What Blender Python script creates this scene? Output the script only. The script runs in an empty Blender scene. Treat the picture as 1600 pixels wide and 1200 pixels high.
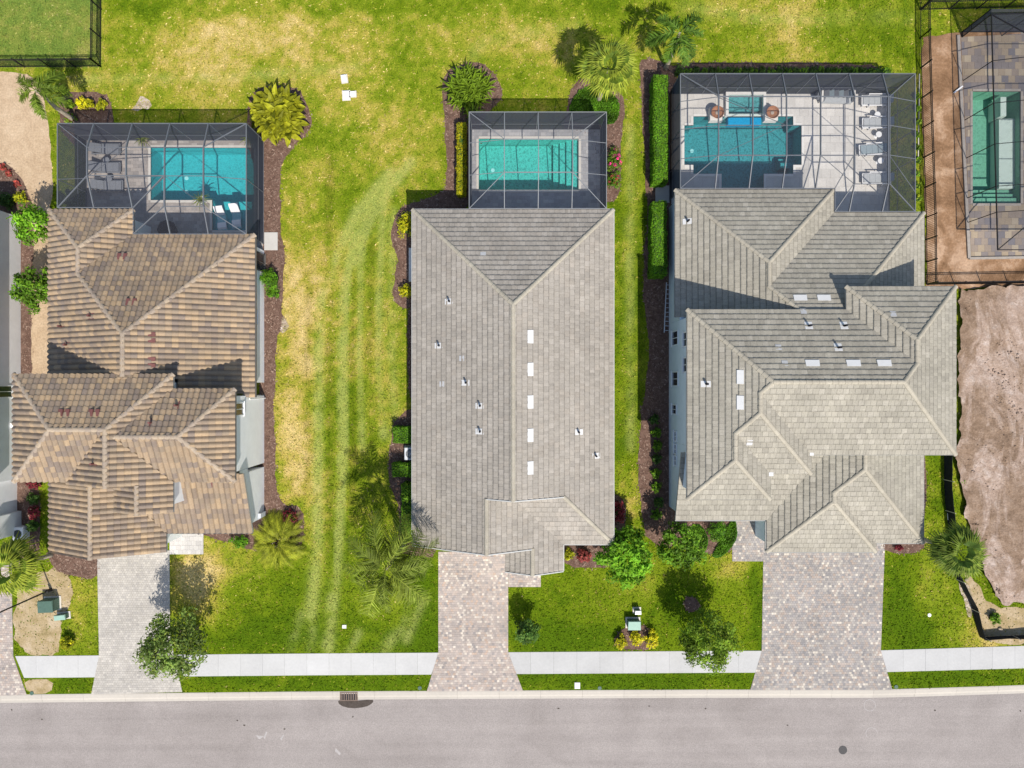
import bpy, bmesh, math, random
import numpy as np
from mathutils import Vector, Matrix, noise as mnoise
from mathutils.geometry import delaunay_2d_cdt

sc = bpy.context.scene
col = sc.collection
S, H = 23.0, 46.0            # ground scale (photo pixels per metre) and drone height


def P(px, py, z=0.0):
    """point at height z that stands where the photograph shows pixel (px, py)"""
    k = (1 - z / H) / S
    return Vector(((px - 800) * k, (600 - py) * k, z))


# ------------------------------------------------------------------ camera, sky, sun, exposure
cam = bpy.data.cameras.new('camera')
cam.sensor_width = 36.0
cam.lens = 36.0 * H * S / 1600.0
cam.clip_end = 3000
camo = bpy.data.objects.new('camera', cam)
camo.location = (0, 0, H)
col.objects.link(camo)
sc.camera = camo

SUN = Vector((0.27, -0.70, 1.0)).normalized()
world = bpy.data.worlds.new('World')
sc.world = world
world.use_nodes = True
wn = world.node_tree.nodes
sky = wn.new('ShaderNodeTexSky')
sky.sky_type = 'NISHITA'
sky.sun_disc = False
sky.sun_elevation = math.asin(SUN.z)
sky.sun_rotation = math.atan2(SUN.x, SUN.y)
bg = wn['Background']
bg.inputs['Strength'].default_value = 0.125
world.node_tree.links.new(sky.outputs[0], bg.inputs['Color'])
sl = bpy.data.lights.new('sun', 'SUN')
sl.energy = 4.5
sl.angle = math.radians(0.55)
sl.color = (1.0, 0.935, 0.845)
so = bpy.data.objects.new('sun', sl)
so.rotation_euler = SUN.to_track_quat('Z', 'Y').to_euler()
so.location = (10, -30, 60)
col.objects.link(so)
sc.view_settings.view_transform = 'Standard'
sc.view_settings.look = 'None'
sc.view_settings.gamma = 1
sc.view_settings.use_curve_mapping = False
sc.view_settings.exposure = 0.34
sc.cycles.transparent_max_bounces = 24
sc.cycles.max_bounces = 8


# ------------------------------------------------------------------ material helpers
def srgb(r, g, b):
    f = lambda c: (c / 255 / 12.92) if c / 255 <= 0.04045 else ((c / 255 + 0.055) / 1.055) ** 2.4
    return (f(r), f(g), f(b))


class NT:
    def __init__(s, name):
        s.m = bpy.data.materials.new(name)
        s.m.use_nodes = True
        s.t = s.m.node_tree
        s.b = s.t.nodes['Principled BSDF']
        s.b.inputs['Specular IOR Level'].default_value = 0.25

    def n(s, ty, **kw):
        nd = s.t.nodes.new(ty)
        for k, v in kw.items():
            if k in nd.inputs.keys():
                nd.inputs[k].default_value = v
            else:
                setattr(nd, k, v)
        return nd

    def l(s, a, b):
        s.t.links.new(a, b)

    def pos(s):
        return s.n('ShaderNodeNewGeometry').outputs['Position']

    def noise(s, scale, detail=4, rough=0.6, vec=None, dist=0.0):
        nd = s.n('ShaderNodeTexNoise', Scale=scale, Detail=detail, Roughness=rough, Distortion=dist)
        s.l(vec or s.pos(), nd.inputs['Vector'])
        return nd.outputs['Fac']

    def ramp(s, fac, stops):
        r = s.n('ShaderNodeValToRGB')
        e = r.color_ramp.elements
        while len(e) < len(stops):
            e.new(0.5)
        for i, (p, c) in enumerate(stops):
            e[i].position = p
            e[i].color = tuple(c) + (1,) if len(c) == 3 else c
        s.l(fac, r.inputs['Fac'])
        return r.outputs['Color']

    def mix(s, a, b, fac, mode='MIX'):
        m = s.n('ShaderNodeMix', data_type='RGBA', blend_type=mode)
        for sock, v in ((m.inputs[0], fac), (m.inputs[6], a), (m.inputs[7], b)):
            if hasattr(v, 'links'):
                s.l(v, sock)
            else:
                sock.default_value = v if not isinstance(v, (tuple, list)) else tuple(v)[:3] + (1,)
        return m.outputs[2]

    def math(s, op, a, b=None):
        m = s.n('ShaderNodeMath', operation=op)
        for i, v in enumerate((a, b)):
            if v is None:
                continue
            if hasattr(v, 'links'):
                s.l(v, m.inputs[i])
            else:
                m.inputs[i].default_value = v
        return m.outputs[0]

    def bump(s, h, strength=0.3, dist=0.02):
        b = s.n('ShaderNodeBump', Strength=strength, Distance=dist)
        s.l(h, b.inputs['Height'])
        s.l(b.outputs[0], s.b.inputs['Normal'])

    def color(s, c):
        if hasattr(c, 'links'):
            s.l(c, s.b.inputs['Base Color'])
        else:
            s.b.inputs['Base Color'].default_value = tuple(c) + (1,)

    def rough(s, v):
        s.b.inputs['Roughness'].default_value = v


def simple(name, c, rough=0.7, var=0.15, scale=3.0, bump=0.0, metal=0.0, fine=40.0):
    t = NT(name)
    a = t.noise(scale, 5, 0.65)
    lo = tuple(x * (1 - var) for x in c)
    hi = tuple(min(1, x * (1 + var)) for x in c)
    base = t.ramp(a, [(0.3, lo), (0.7, hi)])
    t.color(base)
    t.rough(rough)
    t.b.inputs['Metallic'].default_value = metal
    if bump:
        t.bump(t.noise(fine, 4, 0.7), bump, 0.02)
    return t.m


def tinted(name, rough=0.75, fine=25.0, var=0.22, bump=0.25, big=0.0):
    """colour comes from the per-face attribute 'Col' (each tile / paver / leaf has its own colour)"""
    t = NT(name)
    at = t.n('ShaderNodeAttribute', attribute_name='Col')
    nz = t.noise(fine, 5, 0.7)
    v = t.ramp(nz, [(0.25, (1 - var,) * 3), (0.75, (1 + var,) * 3)])
    c = t.mix(at.outputs['Color'], v, 1.0, 'MULTIPLY')
    if big:
        w = t.ramp(t.noise(0.45, 4, 0.6), [(0.3, (1 - big,) * 3), (0.7, (1 + big,) * 3)])
        c = t.mix(c, w, 1.0, 'MULTIPLY')
    t.color(c)
    t.rough(rough)
    if bump:
        t.bump(nz, bump, 0.01)
    return t.m


def leafmat(name, c, var=0.35, scale=3.0, trans=0.35, obj=0.25, spec=0.12, tip=None):
    """foliage: attribute tint x object random x noise, thin translucent"""
    t = NT(name)
    at = t.n('ShaderNodeAttribute', attribute_name='Col')
    oi = t.n('ShaderNodeObjectInfo')
    nz = t.noise(scale, 3, 0.6)
    v = t.ramp(nz, [(0.3, (1 - var,) * 3), (0.7, (1 + var,) * 3)])
    base = t.mix(tuple(c) + (1,), at.outputs['Color'], 1.0, 'MULTIPLY')
    base = t.mix(base, v, 1.0, 'MULTIPLY')
    o = t.ramp(oi.outputs['Random'], [(0, (1 - obj,) * 3), (1, (1 + obj, 1 + obj * 0.8, 1 + obj * 0.4))])
    base = t.mix(base, o, 1.0, 'MULTIPLY')
    t.color(base)
    t.rough(0.5)
    t.b.inputs['Specular IOR Level'].default_value = spec
    if trans:
        tr = t.n('ShaderNodeBsdfTranslucent')
        t.l(base, tr.inputs['Color'])
        mx = t.n('ShaderNodeMixShader', Fac=trans)
        t.l(t.b.outputs[0], mx.inputs[1])
        t.l(tr.outputs[0], mx.inputs[2])
        t.l(mx.outputs[0], t.t.nodes['Material Output'].inputs['Surface'])
    return t.m


def screenmat(name, cover, c):
    """fine insect mesh: thread coverage grows towards grazing incidence, as real mesh does"""
    t = NT(name)
    g = t.n('ShaderNodeNewGeometry')
    d = t.n('ShaderNodeVectorMath', operation='DOT_PRODUCT')
    t.l(g.outputs['Incoming'], d.inputs[0])
    t.l(g.outputs['True Normal'], d.inputs[1])
    cs = t.math('MAXIMUM', t.math('ABSOLUTE', d.outputs['Value']), 0.12)
    ex = t.math('DIVIDE', 1.0, cs)
    fac = t.math('SUBTRACT', 1.0, t.math('POWER', 1 - cover, ex))
    tr = t.n('ShaderNodeBsdfTransparent')
    df = t.n('ShaderNodeBsdfDiffuse', Color=tuple(c) + (1,))
    mx = t.n('ShaderNodeMixShader')
    t.l(fac, mx.inputs[0])
    t.l(tr.outputs[0], mx.inputs[1])
    t.l(df.outputs[0], mx.inputs[2])
    t.l(mx.outputs[0], t.t.nodes['Material Output'].inputs['Surface'])
    return t.m


def watermat(name, tint):
    t = NT(name)
    tr = t.n('ShaderNodeBsdfTransparent', Color=tuple(tint) + (1,))
    gl = t.n('ShaderNodeBsdfGlossy', Roughness=0.04)
    fr = t.n('ShaderNodeFresnel', IOR=1.33)
    h = t.noise(2.6, 3, 0.55, dist=0.6)
    b = t.n('ShaderNodeBump', Strength=0.5, Distance=0.12)
    t.l(h, b.inputs['Height'])
    t.l(b.outputs[0], gl.inputs['Normal'])
    t.l(b.outputs[0], fr.inputs['Normal'])
    mx = t.n('ShaderNodeMixShader')
    t.l(fr.outputs[0], mx.inputs[0])
    t.l(tr.outputs[0], mx.inputs[1])
    t.l(gl.outputs[0], mx.inputs[2])
    t.l(mx.outputs[0], t.t.nodes['Material Output'].inputs['Surface'])
    return t.m


def ripple_plastermat(name, c, contrast=0.25, scale=3.2):  # pool plaster with the water's ripple light painted into its colour
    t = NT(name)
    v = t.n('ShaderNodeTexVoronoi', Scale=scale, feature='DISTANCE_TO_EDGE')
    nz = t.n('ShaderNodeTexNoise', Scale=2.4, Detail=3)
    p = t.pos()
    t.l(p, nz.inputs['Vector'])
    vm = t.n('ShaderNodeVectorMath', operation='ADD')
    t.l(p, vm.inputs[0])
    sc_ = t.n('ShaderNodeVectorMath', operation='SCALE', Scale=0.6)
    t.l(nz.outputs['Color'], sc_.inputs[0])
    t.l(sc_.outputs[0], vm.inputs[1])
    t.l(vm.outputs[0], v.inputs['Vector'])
    a = t.ramp(v.outputs['Distance'], [(0.0, (1 + contrast,) * 3), (0.18, (1.0,) * 3), (0.5, (1 - contrast * 0.6,) * 3)])  # bright web lines imitate caustics, cell middles are darker
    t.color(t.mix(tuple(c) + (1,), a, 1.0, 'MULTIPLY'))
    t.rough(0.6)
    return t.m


def groundmat(name, stops, scale=1.2, fine=9.0, bump=0.6, streak=None):
    t = NT(name)
    a = t.noise(scale, 7, 0.68, dist=0.4)
    c = t.ramp(a, stops)
    f = t.ramp(t.noise(fine, 5, 0.75), [(0.28, (0.72,) * 3), (0.72, (1.25,) * 3)])
    c = t.mix(c, f, 1.0, 'MULTIPLY')
    if streak:
        mp = t.n('ShaderNodeMapping')
        mp.inputs['Scale'].default_value = streak
        t.l(t.pos(), mp.inputs['Vector'])
        s_ = t.ramp(t.noise(1.0, 5, 0.6, vec=mp.outputs[0]), [(0.3, (0.92,) * 3), (0.7, (1.08,) * 3)])
        c = t.mix(c, s_, 1.0, 'MULTIPLY')
    t.color(c)
    t.rough(0.92)
    t.b.inputs['Specular IOR Level'].default_value = 0.1
    t.bump(t.noise(fine * 1.7, 5, 0.75), bump, 0.03)
    return t.m


# ------------------------------------------------------------------ mesh helpers
def mk(name, verts, faces, mat=None, parent=None, colors=None, kind=None, smooth=False):
    me = bpy.data.meshes.new(name)
    me.from_pydata([tuple(v) for v in verts], [], [tuple(f) for f in faces])
    if colors is not None:
        a = me.attributes.new('Col', 'FLOAT_COLOR', 'FACE')
        arr = np.ones((len(faces), 4), np.float32)
        arr[:, :3] = np.asarray(colors, np.float32).reshape(len(faces), -1)[:, :3]
        a.data.foreach_set('color', arr.ravel())
    if mat:
        me.materials.append(mat)
    if smooth:
        me.polygons.foreach_set('use_smooth', [True] * len(faces))
    return link(name, me, parent, kind)


def link(name, me, parent=None, kind=None, mw=None):
    o = bpy.data.objects.new(name, me)
    col.objects.link(o)
    if parent is not None:
        o.parent = parent
        if not parent.get('_done'):
            pass
        o.matrix_parent_inverse = WM.get(parent.name, Matrix.Identity(4)).inverted()
    if mw is not None:
        o.matrix_basis = mw
        WM[o.name] = mw.copy()
    else:
        WM[o.name] = Matrix.Identity(4)
    if kind:
        o['kind'] = kind
    return o


WM = {}


def tag(o, label, cat, group=None):
    o['label'] = label
    o['category'] = cat
    if group:
        o['group'] = group
    return o


def thing(name, loc, label, cat, group=None):
    o = bpy.data.objects.new(name, None)
    o.empty_display_size = 0.3
    o.location = loc
    col.objects.link(o)
    WM[o.name] = Matrix.Translation(Vector(loc))
    return tag(o, label, cat, group)


class MB:
    """collects shapes (world coordinates) into one mesh"""
    def __init__(s):
        s.v, s.f, s.c = [], [], []

    def add(s, vs, fs, c=None):
        k = len(s.v)
        s.v += [tuple(v) for v in vs]
        s.f += [tuple(i + k for i in f) for f in fs]
        s.c += [c if c is not None else (1, 1, 1)] * len(fs)
        return s

    def box(s, x0, x1, y0, y1, z0, z1, c=None, rz=0.0, bev=0.0):
        vs = []
        b = bev
        if b:
            for z, i in ((z0, 0), (z1 - b, 0), (z1, b)):
                vs += [(x0 + i, y0 + i, z), (x1 - i, y0 + i, z), (x1 - i, y1 - i, z), (x0 + i, y1 - i, z)]
            fs = [(3, 2, 1, 0), (8, 9, 10, 11)]
            for r in (0, 4):
                fs += [(r + i, r + (i + 1) % 4, r + 4 + (i + 1) % 4, r + 4 + i) for i in range(4)]
        else:
            vs = [(x0, y0, z0), (x1, y0, z0), (x1, y1, z0), (x0, y1, z0), (x0, y0, z1), (x1, y0, z1), (x1, y1, z1), (x0, y1, z1)]
            fs = [(3, 2, 1, 0), (4, 5, 6, 7)] + [(i, (i + 1) % 4, 4 + (i + 1) % 4, 4 + i) for i in range(4)]
        if rz:
            cx, cy = (x0 + x1) / 2, (y0 + y1) / 2
            ca, sa = math.cos(rz), math.sin(rz)
            vs = [(cx + (x - cx) * ca - (y - cy) * sa, cy + (x - cx) * sa + (y - cy) * ca, z) for x, y, z in vs]
        return s.add(vs, fs, c)

    def bar(s, a, b, w, h, up=Vector((0, 0, 1)), c=None):
        a, b = Vector(a), Vector(b)
        d = (b - a).normalized()
        if abs(d.dot(up)) > 0.98:
            up = Vector((0, 1, 0))
        sx = d.cross(up).normalized() * (w / 2)
        uz = sx.cross(d).normalized() * (h / 2)
        vs = [p + q for p in (a, b) for q in (-sx - uz, sx - uz, sx + uz, -sx + uz)]
        fs = [(0, 1, 2, 3), (7, 6, 5, 4)] + [(i, 4 + i, 4 + (i + 1) % 4, (i + 1) % 4) for i in range(4)]
        return s.add(vs, fs, c)

    def tube(s, pts, rad, n=8, c=None, cap=True):
        pts = [Vector(p) for p in pts]
        rings = []
        for i, p in enumerate(pts):
            d = (pts[min(i + 1, len(pts) - 1)] - pts[max(i - 1, 0)]).normalized()
            ref = Vector((1, 0, 0)) if abs(d.x) < 0.9 else Vector((0, 1, 0))
            a = d.cross(ref).normalized()
            b = d.cross(a)
            r = rad[i] if isinstance(rad, (list, tuple)) else rad
            rings.append([p + (a * math.cos(t) + b * math.sin(t)) * r for t in [2 * math.pi * k / n for k in range(n)]])
        vs = [v for r in rings for v in r]
        fs = []
        for i in range(len(pts) - 1):
            for k in range(n):
                fs.append((i * n + k, i * n + (k + 1) % n, (i + 1) * n + (k + 1) % n, (i + 1) * n + k))
        if cap:
            fs.append(tuple(range(n))[::-1])
            fs.append(tuple((len(pts) - 1) * n + k for k in range(n)))
        return s.add(vs, fs, c)

    def lathe(s, c0, prof, n=20, c=None):
        """prof: list of (r, z) from bottom to top round vertical axis at c0"""
        c0 = Vector(c0)
        vs = [(c0.x + r * math.cos(2 * math.pi * k / n), c0.y + r * math.sin(2 * math.pi * k / n), c0.z + z) for r, z in prof for k in range(n)]
        fs = []
        for i in range(len(prof) - 1):
            for k in range(n):
                fs.append((i * n + k, i * n + (k + 1) % n, (i + 1) * n + (k + 1) % n, (i + 1) * n + k))
        fs.append(tuple(range(n))[::-1])
        fs.append(tuple((len(prof) - 1) * n + k for k in range(n)))
        return s.add(vs, fs, c)

    def prism(s, poly, z0, z1, c=None):
        n = len(poly)
        if area2(poly) < 0:
            poly = poly[::-1]
        vs = [(p[0], p[1], z0) for p in poly] + [(p[0], p[1], z1) for p in poly]
        fs = [tuple(range(n))[::-1], tuple(range(n, 2 * n))] + [(i, (i + 1) % n, n + (i + 1) % n, n + i) for i in range(n)]
        return s.add(vs, fs, c)

    def out(s, name, mat, parent=None, kind=None, smooth=False):
        return mk(name, s.v, s.f, mat, parent, s.c, kind, smooth)


def area2(poly):
    return sum(poly[i][0] * poly[(i + 1) % len(poly)][1] - poly[(i + 1) % len(poly)][0] * poly[i][1] for i in range(len(poly)))


def clip_convex(subj, clip):
    """Sutherland-Hodgman: subject polygon (any) against a convex counter-clockwise polygon; 2-D tuples"""
    out = list(subj)
    m = len(clip)
    for i in range(m):
        ax, ay = clip[i]
        bx, by = clip[(i + 1) % m]
        ex, ey = bx - ax, by - ay
        inp, out = out, []
        if not inp:
            return []
        px, py = inp[-1]
        pd = ex * (py - ay) - ey * (px - ax)
        for qx, qy in inp:
            qd = ex * (qy - ay) - ey * (qx - ax)
            if (qd >= 0) != (pd >= 0):
                t = pd / (pd - qd)
                out.append((px + (qx - px) * t, py + (qy - py) * t))
            if qd >= 0:
                out.append((qx, qy))
            px, py, pd = qx, qy, qd
    cl = []
    for p in out:
        if not cl or abs(p[0] - cl[-1][0]) + abs(p[1] - cl[-1][1]) > 1e-4:
            cl.append(p)
    if len(cl) > 2 and abs(cl[0][0] - cl[-1][0]) + abs(cl[0][1] - cl[-1][1]) < 1e-4:
        cl.pop()
    return cl if len(cl) >= 3 and abs(area2(cl)) > 2e-3 else []


def inpoly(x, y, poly):
    c = False
    n = len(poly)
    j = n - 1
    for i in range(n):
        xi, yi = poly[i][0], poly[i][1]
        xj, yj = poly[j][0], poly[j][1]
        if (yi > y) != (yj > y) and x < (xj - xi) * (y - yi) / (yj - yi) + xi:
            c = not c
        j = i
    return c


def inpoly_np(X, Y, poly):
    c = np.zeros(X.shape, bool)
    n = len(poly)
    j = n - 1
    for i in range(n):
        xi, yi = poly[i][0], poly[i][1]
        xj, yj = poly[j][0], poly[j][1]
        if yi != yj:
            c ^= ((yi > Y) != (yj > Y)) & (X < (xj - xi) * (Y - yi) / (yj - yi) + xi)
        j = i
    return c


def wob(poly, amp=0.12, step=0.35, seed=0, closed=True):
    """subdivide and roughen an outline"""
    out = []
    n = len(poly)
    for i in range(n if closed else n - 1):
        a, b = Vector(poly[i][:2]), Vector(poly[(i + 1) % n][:2])
        k = max(1, int((b - a).length / step))
        for t in range(k):
            p = a.lerp(b, t / k)
            v = mnoise.noise_vector(Vector((p.x * 0.9, p.y * 0.9, seed * 7.3))) + 0.5 * mnoise.noise_vector(Vector((p.x * 2.7, p.y * 2.7, seed * 3.1 + 9)))
            out.append((p.x + v.x * amp, p.y + v.y * amp))
    return out


def smoothpoly(poly, it=2):
    for _ in range(it):
        q = []
        n = len(poly)
        for i in range(n):
            a, b = poly[i], poly[(i + 1) % n]
            q.append((a[0] * .75 + b[0] * .25, a[1] * .75 + b[1] * .25))
            q.append((a[0] * .25 + b[0] * .75, a[1] * .25 + b[1] * .75))
        poly = q
    return poly


# ------------------------------------------------------------------ materials
M = {}
M['wall_white'] = simple('painted_stucco_white', (0.74, 0.75, 0.75), 0.85, 0.05, 1.5, 0.25)
M['wall_blue'] = simple('painted_stucco_pale_blue', (0.62, 0.70, 0.75), 0.85, 0.05, 1.5, 0.25)
M['wall_grey'] = simple('painted_stucco_grey', (0.77, 0.785, 0.79), 0.85, 0.05, 1.5, 0.25)
M['deckwood'] = simple('roof_underlay', (0.10, 0.095, 0.09), 0.9, 0.2, 4)
M['trim'] = simple('white_trim', (0.72, 0.73, 0.73), 0.5, 0.04, 3)
M['edge'] = simple('grey_fascia', (0.30, 0.30, 0.285), 0.6, 0.05, 3)
M['rake'] = simple('pale_edge_metal', (0.48, 0.48, 0.46), 0.6, 0.05, 3)
M['bronze'] = simple('dark_bronze_gutter', (0.10, 0.095, 0.09), 0.5, 0.08, 3)
M['tile'] = tinted('concrete_roof_tile', 0.85, 17.0, 0.24, 0.4, 0.10)
M['paver'] = tinted('concrete_paver', 0.9, 22.0, 0.18, 0.3, 0.13)
M['slabs'] = tinted('sidewalk_concrete', 0.9, 6.0, 0.06, 0.2, 0.07)
M['vent_white'] = simple('white_vent_metal', (0.58, 0.58, 0.57), 0.5, 0.04)
M['plate'] = simple('grey_flashing', (0.43, 0.43, 0.43), 0.6, 0.08)
M['vent_red'] = simple('maroon_vent_metal', (0.15, 0.062, 0.055), 0.6, 0.2)
M['glass'] = None
t = NT('window_glass')
t.color((0.02, 0.03, 0.035))
t.rough(0.08)
t.b.inputs['Specular IOR Level'].default_value = 0.6
M['glass'] = t.m
M['alu'] = simple('grey_aluminium', (0.125, 0.135, 0.15), 0.5, 0.05, 2, metal=0.0)
M['alu_light'] = simple('light_aluminium', (0.20, 0.21, 0.22), 0.5, 0.05, 2)
M['black_metal'] = simple('black_powder_coated_metal', (0.012, 0.012, 0.014), 0.5, 0.1)
M['screen'] = screenmat('insect_mesh', 0.17, (0.085, 0.09, 0.11))
M['screen_wall'] = screenmat('wall_insect_mesh', 0.50, (0.06, 0.066, 0.085))
M['screen_light'] = screenmat('insect_mesh_fine', 0.15, (0.085, 0.09, 0.11))
M['screen_black'] = screenmat('insect_mesh_black', 0.24, (0.05, 0.055, 0.07))
M['mulch'] = groundmat('bark_mulch', [(0.27, (0.075, 0.043, 0.032)), (0.5, (0.135, 0.082, 0.062)), (0.73, (0.21, 0.135, 0.105))], 2.6, 12, 1.0)
MULCH = []
M['sand'] = groundmat('bare_sand', [(0.25, (0.34, 0.24, 0.15)), (0.5, (0.45, 0.335, 0.22)), (0.8, (0.54, 0.42, 0.29))], 0.9, 8, 0.7)
t = NT('graded_soil')
brown = t.ramp(t.noise(1.6, 8, 0.7), [(0.3, (0.150, 0.100, 0.066)), (0.5, (0.245, 0.170, 0.118)), (0.7, (0.34, 0.25, 0.185))])
tan = t.ramp(t.noise(2.1, 8, 0.72), [(0.28, (0.28, 0.20, 0.15)), (0.5, (0.385, 0.29, 0.232)), (0.72, (0.53, 0.445, 0.39))])
mp = t.n('ShaderNodeMapping')
mp.inputs['Scale'].default_value = (0.55, 0.2, 1)
mp.inputs['Rotation'].default_value = (0, 0, 0.35)
t.l(t.pos(), mp.inputs['Vector'])
sel = t.ramp(t.noise(1.0, 9, 0.66, vec=mp.outputs[0], dist=0.8), [(0.45, (0, 0, 0)), (0.55, (1, 1, 1))])
c = t.mix(brown, tan, sel)
f = t.ramp(t.noise(9, 5, 0.75), [(0.28, (0.7,) * 3), (0.72, (1.25,) * 3)])
t.color(t.mix(c, f, 1.0, 'MULTIPLY'))
t.rough(0.95)
t.b.inputs['Specular IOR Level'].default_value = 0.1
t.bump(t.noise(7, 6, 0.75), 1.0, 0.08)
M['soil'] = t.m
M['clay'] = groundmat('orange_soil', [(0.36, (0.15, 0.085, 0.045)), (0.5, (0.26, 0.155, 0.088)), (0.64, (0.42, 0.285, 0.19))], 0.5, 7, 0.9, streak=(2.2, 0.3, 1))
M['rubble'] = groundmat('pale_rubble', [(0.35, (0.20, 0.17, 0.08)), (0.5, (0.38, 0.31, 0.23)), (0.65, (0.56, 0.49, 0.43))], 2.4, 9, 1.0)
M['asphalt'] = groundmat('weathered_asphalt', [(0.25, (0.238, 0.212, 0.196)), (0.5, (0.284, 0.255, 0.238)), (0.75, (0.328, 0.296, 0.276))], 0.22, 14, 0.35, streak=(0.04, 1.3, 1))
M['kerb'] = tinted('kerb_concrete', 0.9, 5.0, 0.06, 0.2, 0.04)
M['gravelly'] = groundmat('dry_thin_turf', [(0.25, (0.19, 0.15, 0.06)), (0.45, (0.34, 0.26, 0.14)), (0.6, (0.42, 0.33, 0.21)), (0.8, (0.50, 0.41, 0.30))], 0.9, 9, 0.7)
M['bark'] = simple('grey_palm_bark', (0.32, 0.28, 0.22), 0.9, 0.3, 9, 0.6, fine=25)
M['wood'] = simple('brown_bark', (0.13, 0.09, 0.06), 0.95, 0.3, 9, 0.6, fine=25)
M['palm'] = leafmat('feather_palm_leaf', (0.15, 0.24, 0.03), 0.3, 2.5, 0.35, 0.3)
M['palm_dark'] = leafmat('dark_palm_leaf', (0.1, 0.2, 0.03), 0.3, 2.5, 0.35, 0.3)
M['palm_dull'] = leafmat('dusty_palm_leaf', (0.20, 0.275, 0.045), 0.35, 2.5, 0.35, 0.35)
M['fan'] = leafmat('fan_palm_leaf', (0.205, 0.29, 0.04), 0.3, 2.5, 0.35, 0.3)
M['fan_deep'] = leafmat('deep_fan_palm_leaf', (0.15, 0.245, 0.045), 0.3, 2.5, 0.35, 0.35)
M['round'] = leafmat('mottled_broad_leaf', (0.21, 0.295, 0.018), 0.4, 2.5, 0.35, 0.5)
M['areca'] = leafmat('areca_leaf', (0.27, 0.33, 0.03), 0.35, 2.5, 0.35, 0.35)
M['lime'] = leafmat('lime_leaf', (0.44, 0.46, 0.018), 0.35, 3, 0.35, 0.25)
M['yellowgreen'] = leafmat('yellow_green_leaf', (0.36, 0.4, 0.02), 0.35, 3, 0.35, 0.3)
M['gold'] = leafmat('golden_leaf', (0.58, 0.57, 0.02), 0.3, 3, 0.3, 0.2)
M['green'] = leafmat('green_leaf', (0.125, 0.26, 0.02), 0.35, 2.0, 0.35, 0.2)
M['bright'] = leafmat('bright_green_leaf', (0.17, 0.37, 0.025), 0.35, 2.0, 0.4, 0.2)
M['oak'] = leafmat('small_oak_leaf', (0.15, 0.23, 0.05), 0.35, 2.0, 0.35, 0.2)
M['olive'] = leafmat('olive_leaf', (0.20, 0.33, 0.03), 0.35, 2.0, 0.35, 0.2)
M['dark'] = leafmat('dark_green_leaf', (0.06, 0.125, 0.025), 0.35, 2.5, 0.3, 0.25)
M['hedge'] = leafmat('clipped_hedge_leaf', (0.12, 0.29, 0.016), 0.3, 2.0, 0.3, 0.15)
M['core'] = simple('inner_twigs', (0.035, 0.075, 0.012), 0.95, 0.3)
M['pink'] = leafmat('magenta_bract', (0.75, 0.07, 0.3), 0.3, 4, 0.3, 0.2)
M['red'] = leafmat('red_leaf', (0.36, 0.085, 0.075), 0.35, 4, 0.3, 0.3)
M['crimson'] = leafmat('dark_red_leaf', (0.22, 0.035, 0.05), 0.35, 4, 0.3, 0.3)
M['groundcover'] = groundmat('dense_ground_cover', [(0.25, (0.02, 0.065, 0.008)), (0.6, (0.045, 0.12, 0.012)), (0.85, (0.08, 0.18, 0.018))], 2.5, 14, 1.0)
M['pool_aqua'] = ripple_plastermat('aqua_ripple_lit_plaster', (0.075, 0.44, 0.47), 0.22, 5.2)
M['pool_teal'] = ripple_plastermat('teal_ripple_lit_plaster', (0.12, 0.43, 0.37), 0.42, 5.0)  # strong painted ripple light, not a pebble finish
M['pool_slate'] = ripple_plastermat('slate_ripple_lit_plaster', (0.085, 0.27, 0.29), 0.42, 5.4)  # mottling here is ripple light put into the base colour
M['pool_green'] = ripple_plastermat('green_ripple_lit_plaster', (0.17, 0.36, 0.26), 0.14, 4)
M['water'] = watermat('pool_water', (0.62, 0.93, 0.95))
M['water_clear'] = watermat('shallow_water', (0.86, 0.97, 0.97))
M['bluetile'] = simple('blue_glass_tile', (0.0, 0.30, 0.55), 0.3, 0.2, 9)
M['coping'] = simple('pale_coping', (0.56, 0.53, 0.48), 0.8, 0.08, 4)
M['fabric_grey'] = simple('grey_sling_fabric', (0.17, 0.18, 0.20), 0.9, 0.1, 8)
M['fabric_light'] = simple('pale_grey_cushion', (0.42, 0.44, 0.45), 0.9, 0.08, 8)
M['fabric_teal'] = simple('blue_grey_cushion', (0.27, 0.33, 0.36), 0.9, 0.08, 8)
M['rust'] = simple('rusty_grate', (0.17, 0.125, 0.10), 0.8, 0.25, 12)
M['white'] = simple('white_plastic', (0.80, 0.80, 0.80), 0.5, 0.03)
M['copper'] = simple('hammered_copper', (0.34, 0.16, 0.085), 0.45, 0.25, 7, 0.3)
M['stone_white'] = simple('white_stone', (0.70, 0.68, 0.64), 0.8, 0.05, 4)
M['box_green'] = simple('utility_green_paint', (0.07, 0.125, 0.098), 0.55, 0.12, 4)
M['box_pale'] = simple('pale_green_paint', (0.25, 0.39, 0.32), 0.55, 0.08, 4)
M['silt'] = simple('black_silt_fabric', (0.012, 0.013, 0.018), 0.8, 0.2, 5)
M['stake'] = simple('pale_wood_stake', (0.55, 0.48, 0.38), 0.85, 0.15, 6)
M['iron'] = simple('cast_iron', (0.06, 0.058, 0.058), 0.7, 0.2, 15)
M['stain'] = groundmat('damp_asphalt', [(0.3, (0.055, 0.045, 0.038)), (0.6, (0.085, 0.07, 0.06))], 3, 14, 0.3)
M['paint_pale'] = simple('worn_pale_paint', (0.37, 0.345, 0.33), 0.9, 0.15, 8)
M['pot'] = simple('clay_pot', (0.40, 0.33, 0.27), 0.8, 0.15, 6)
M['ac'] = simple('pale_metal_casing', (0.55, 0.57, 0.60), 0.5, 0.05)
M['acdark'] = simple('fan_opening', (0.05, 0.055, 0.06), 0.6, 0.1)

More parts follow.
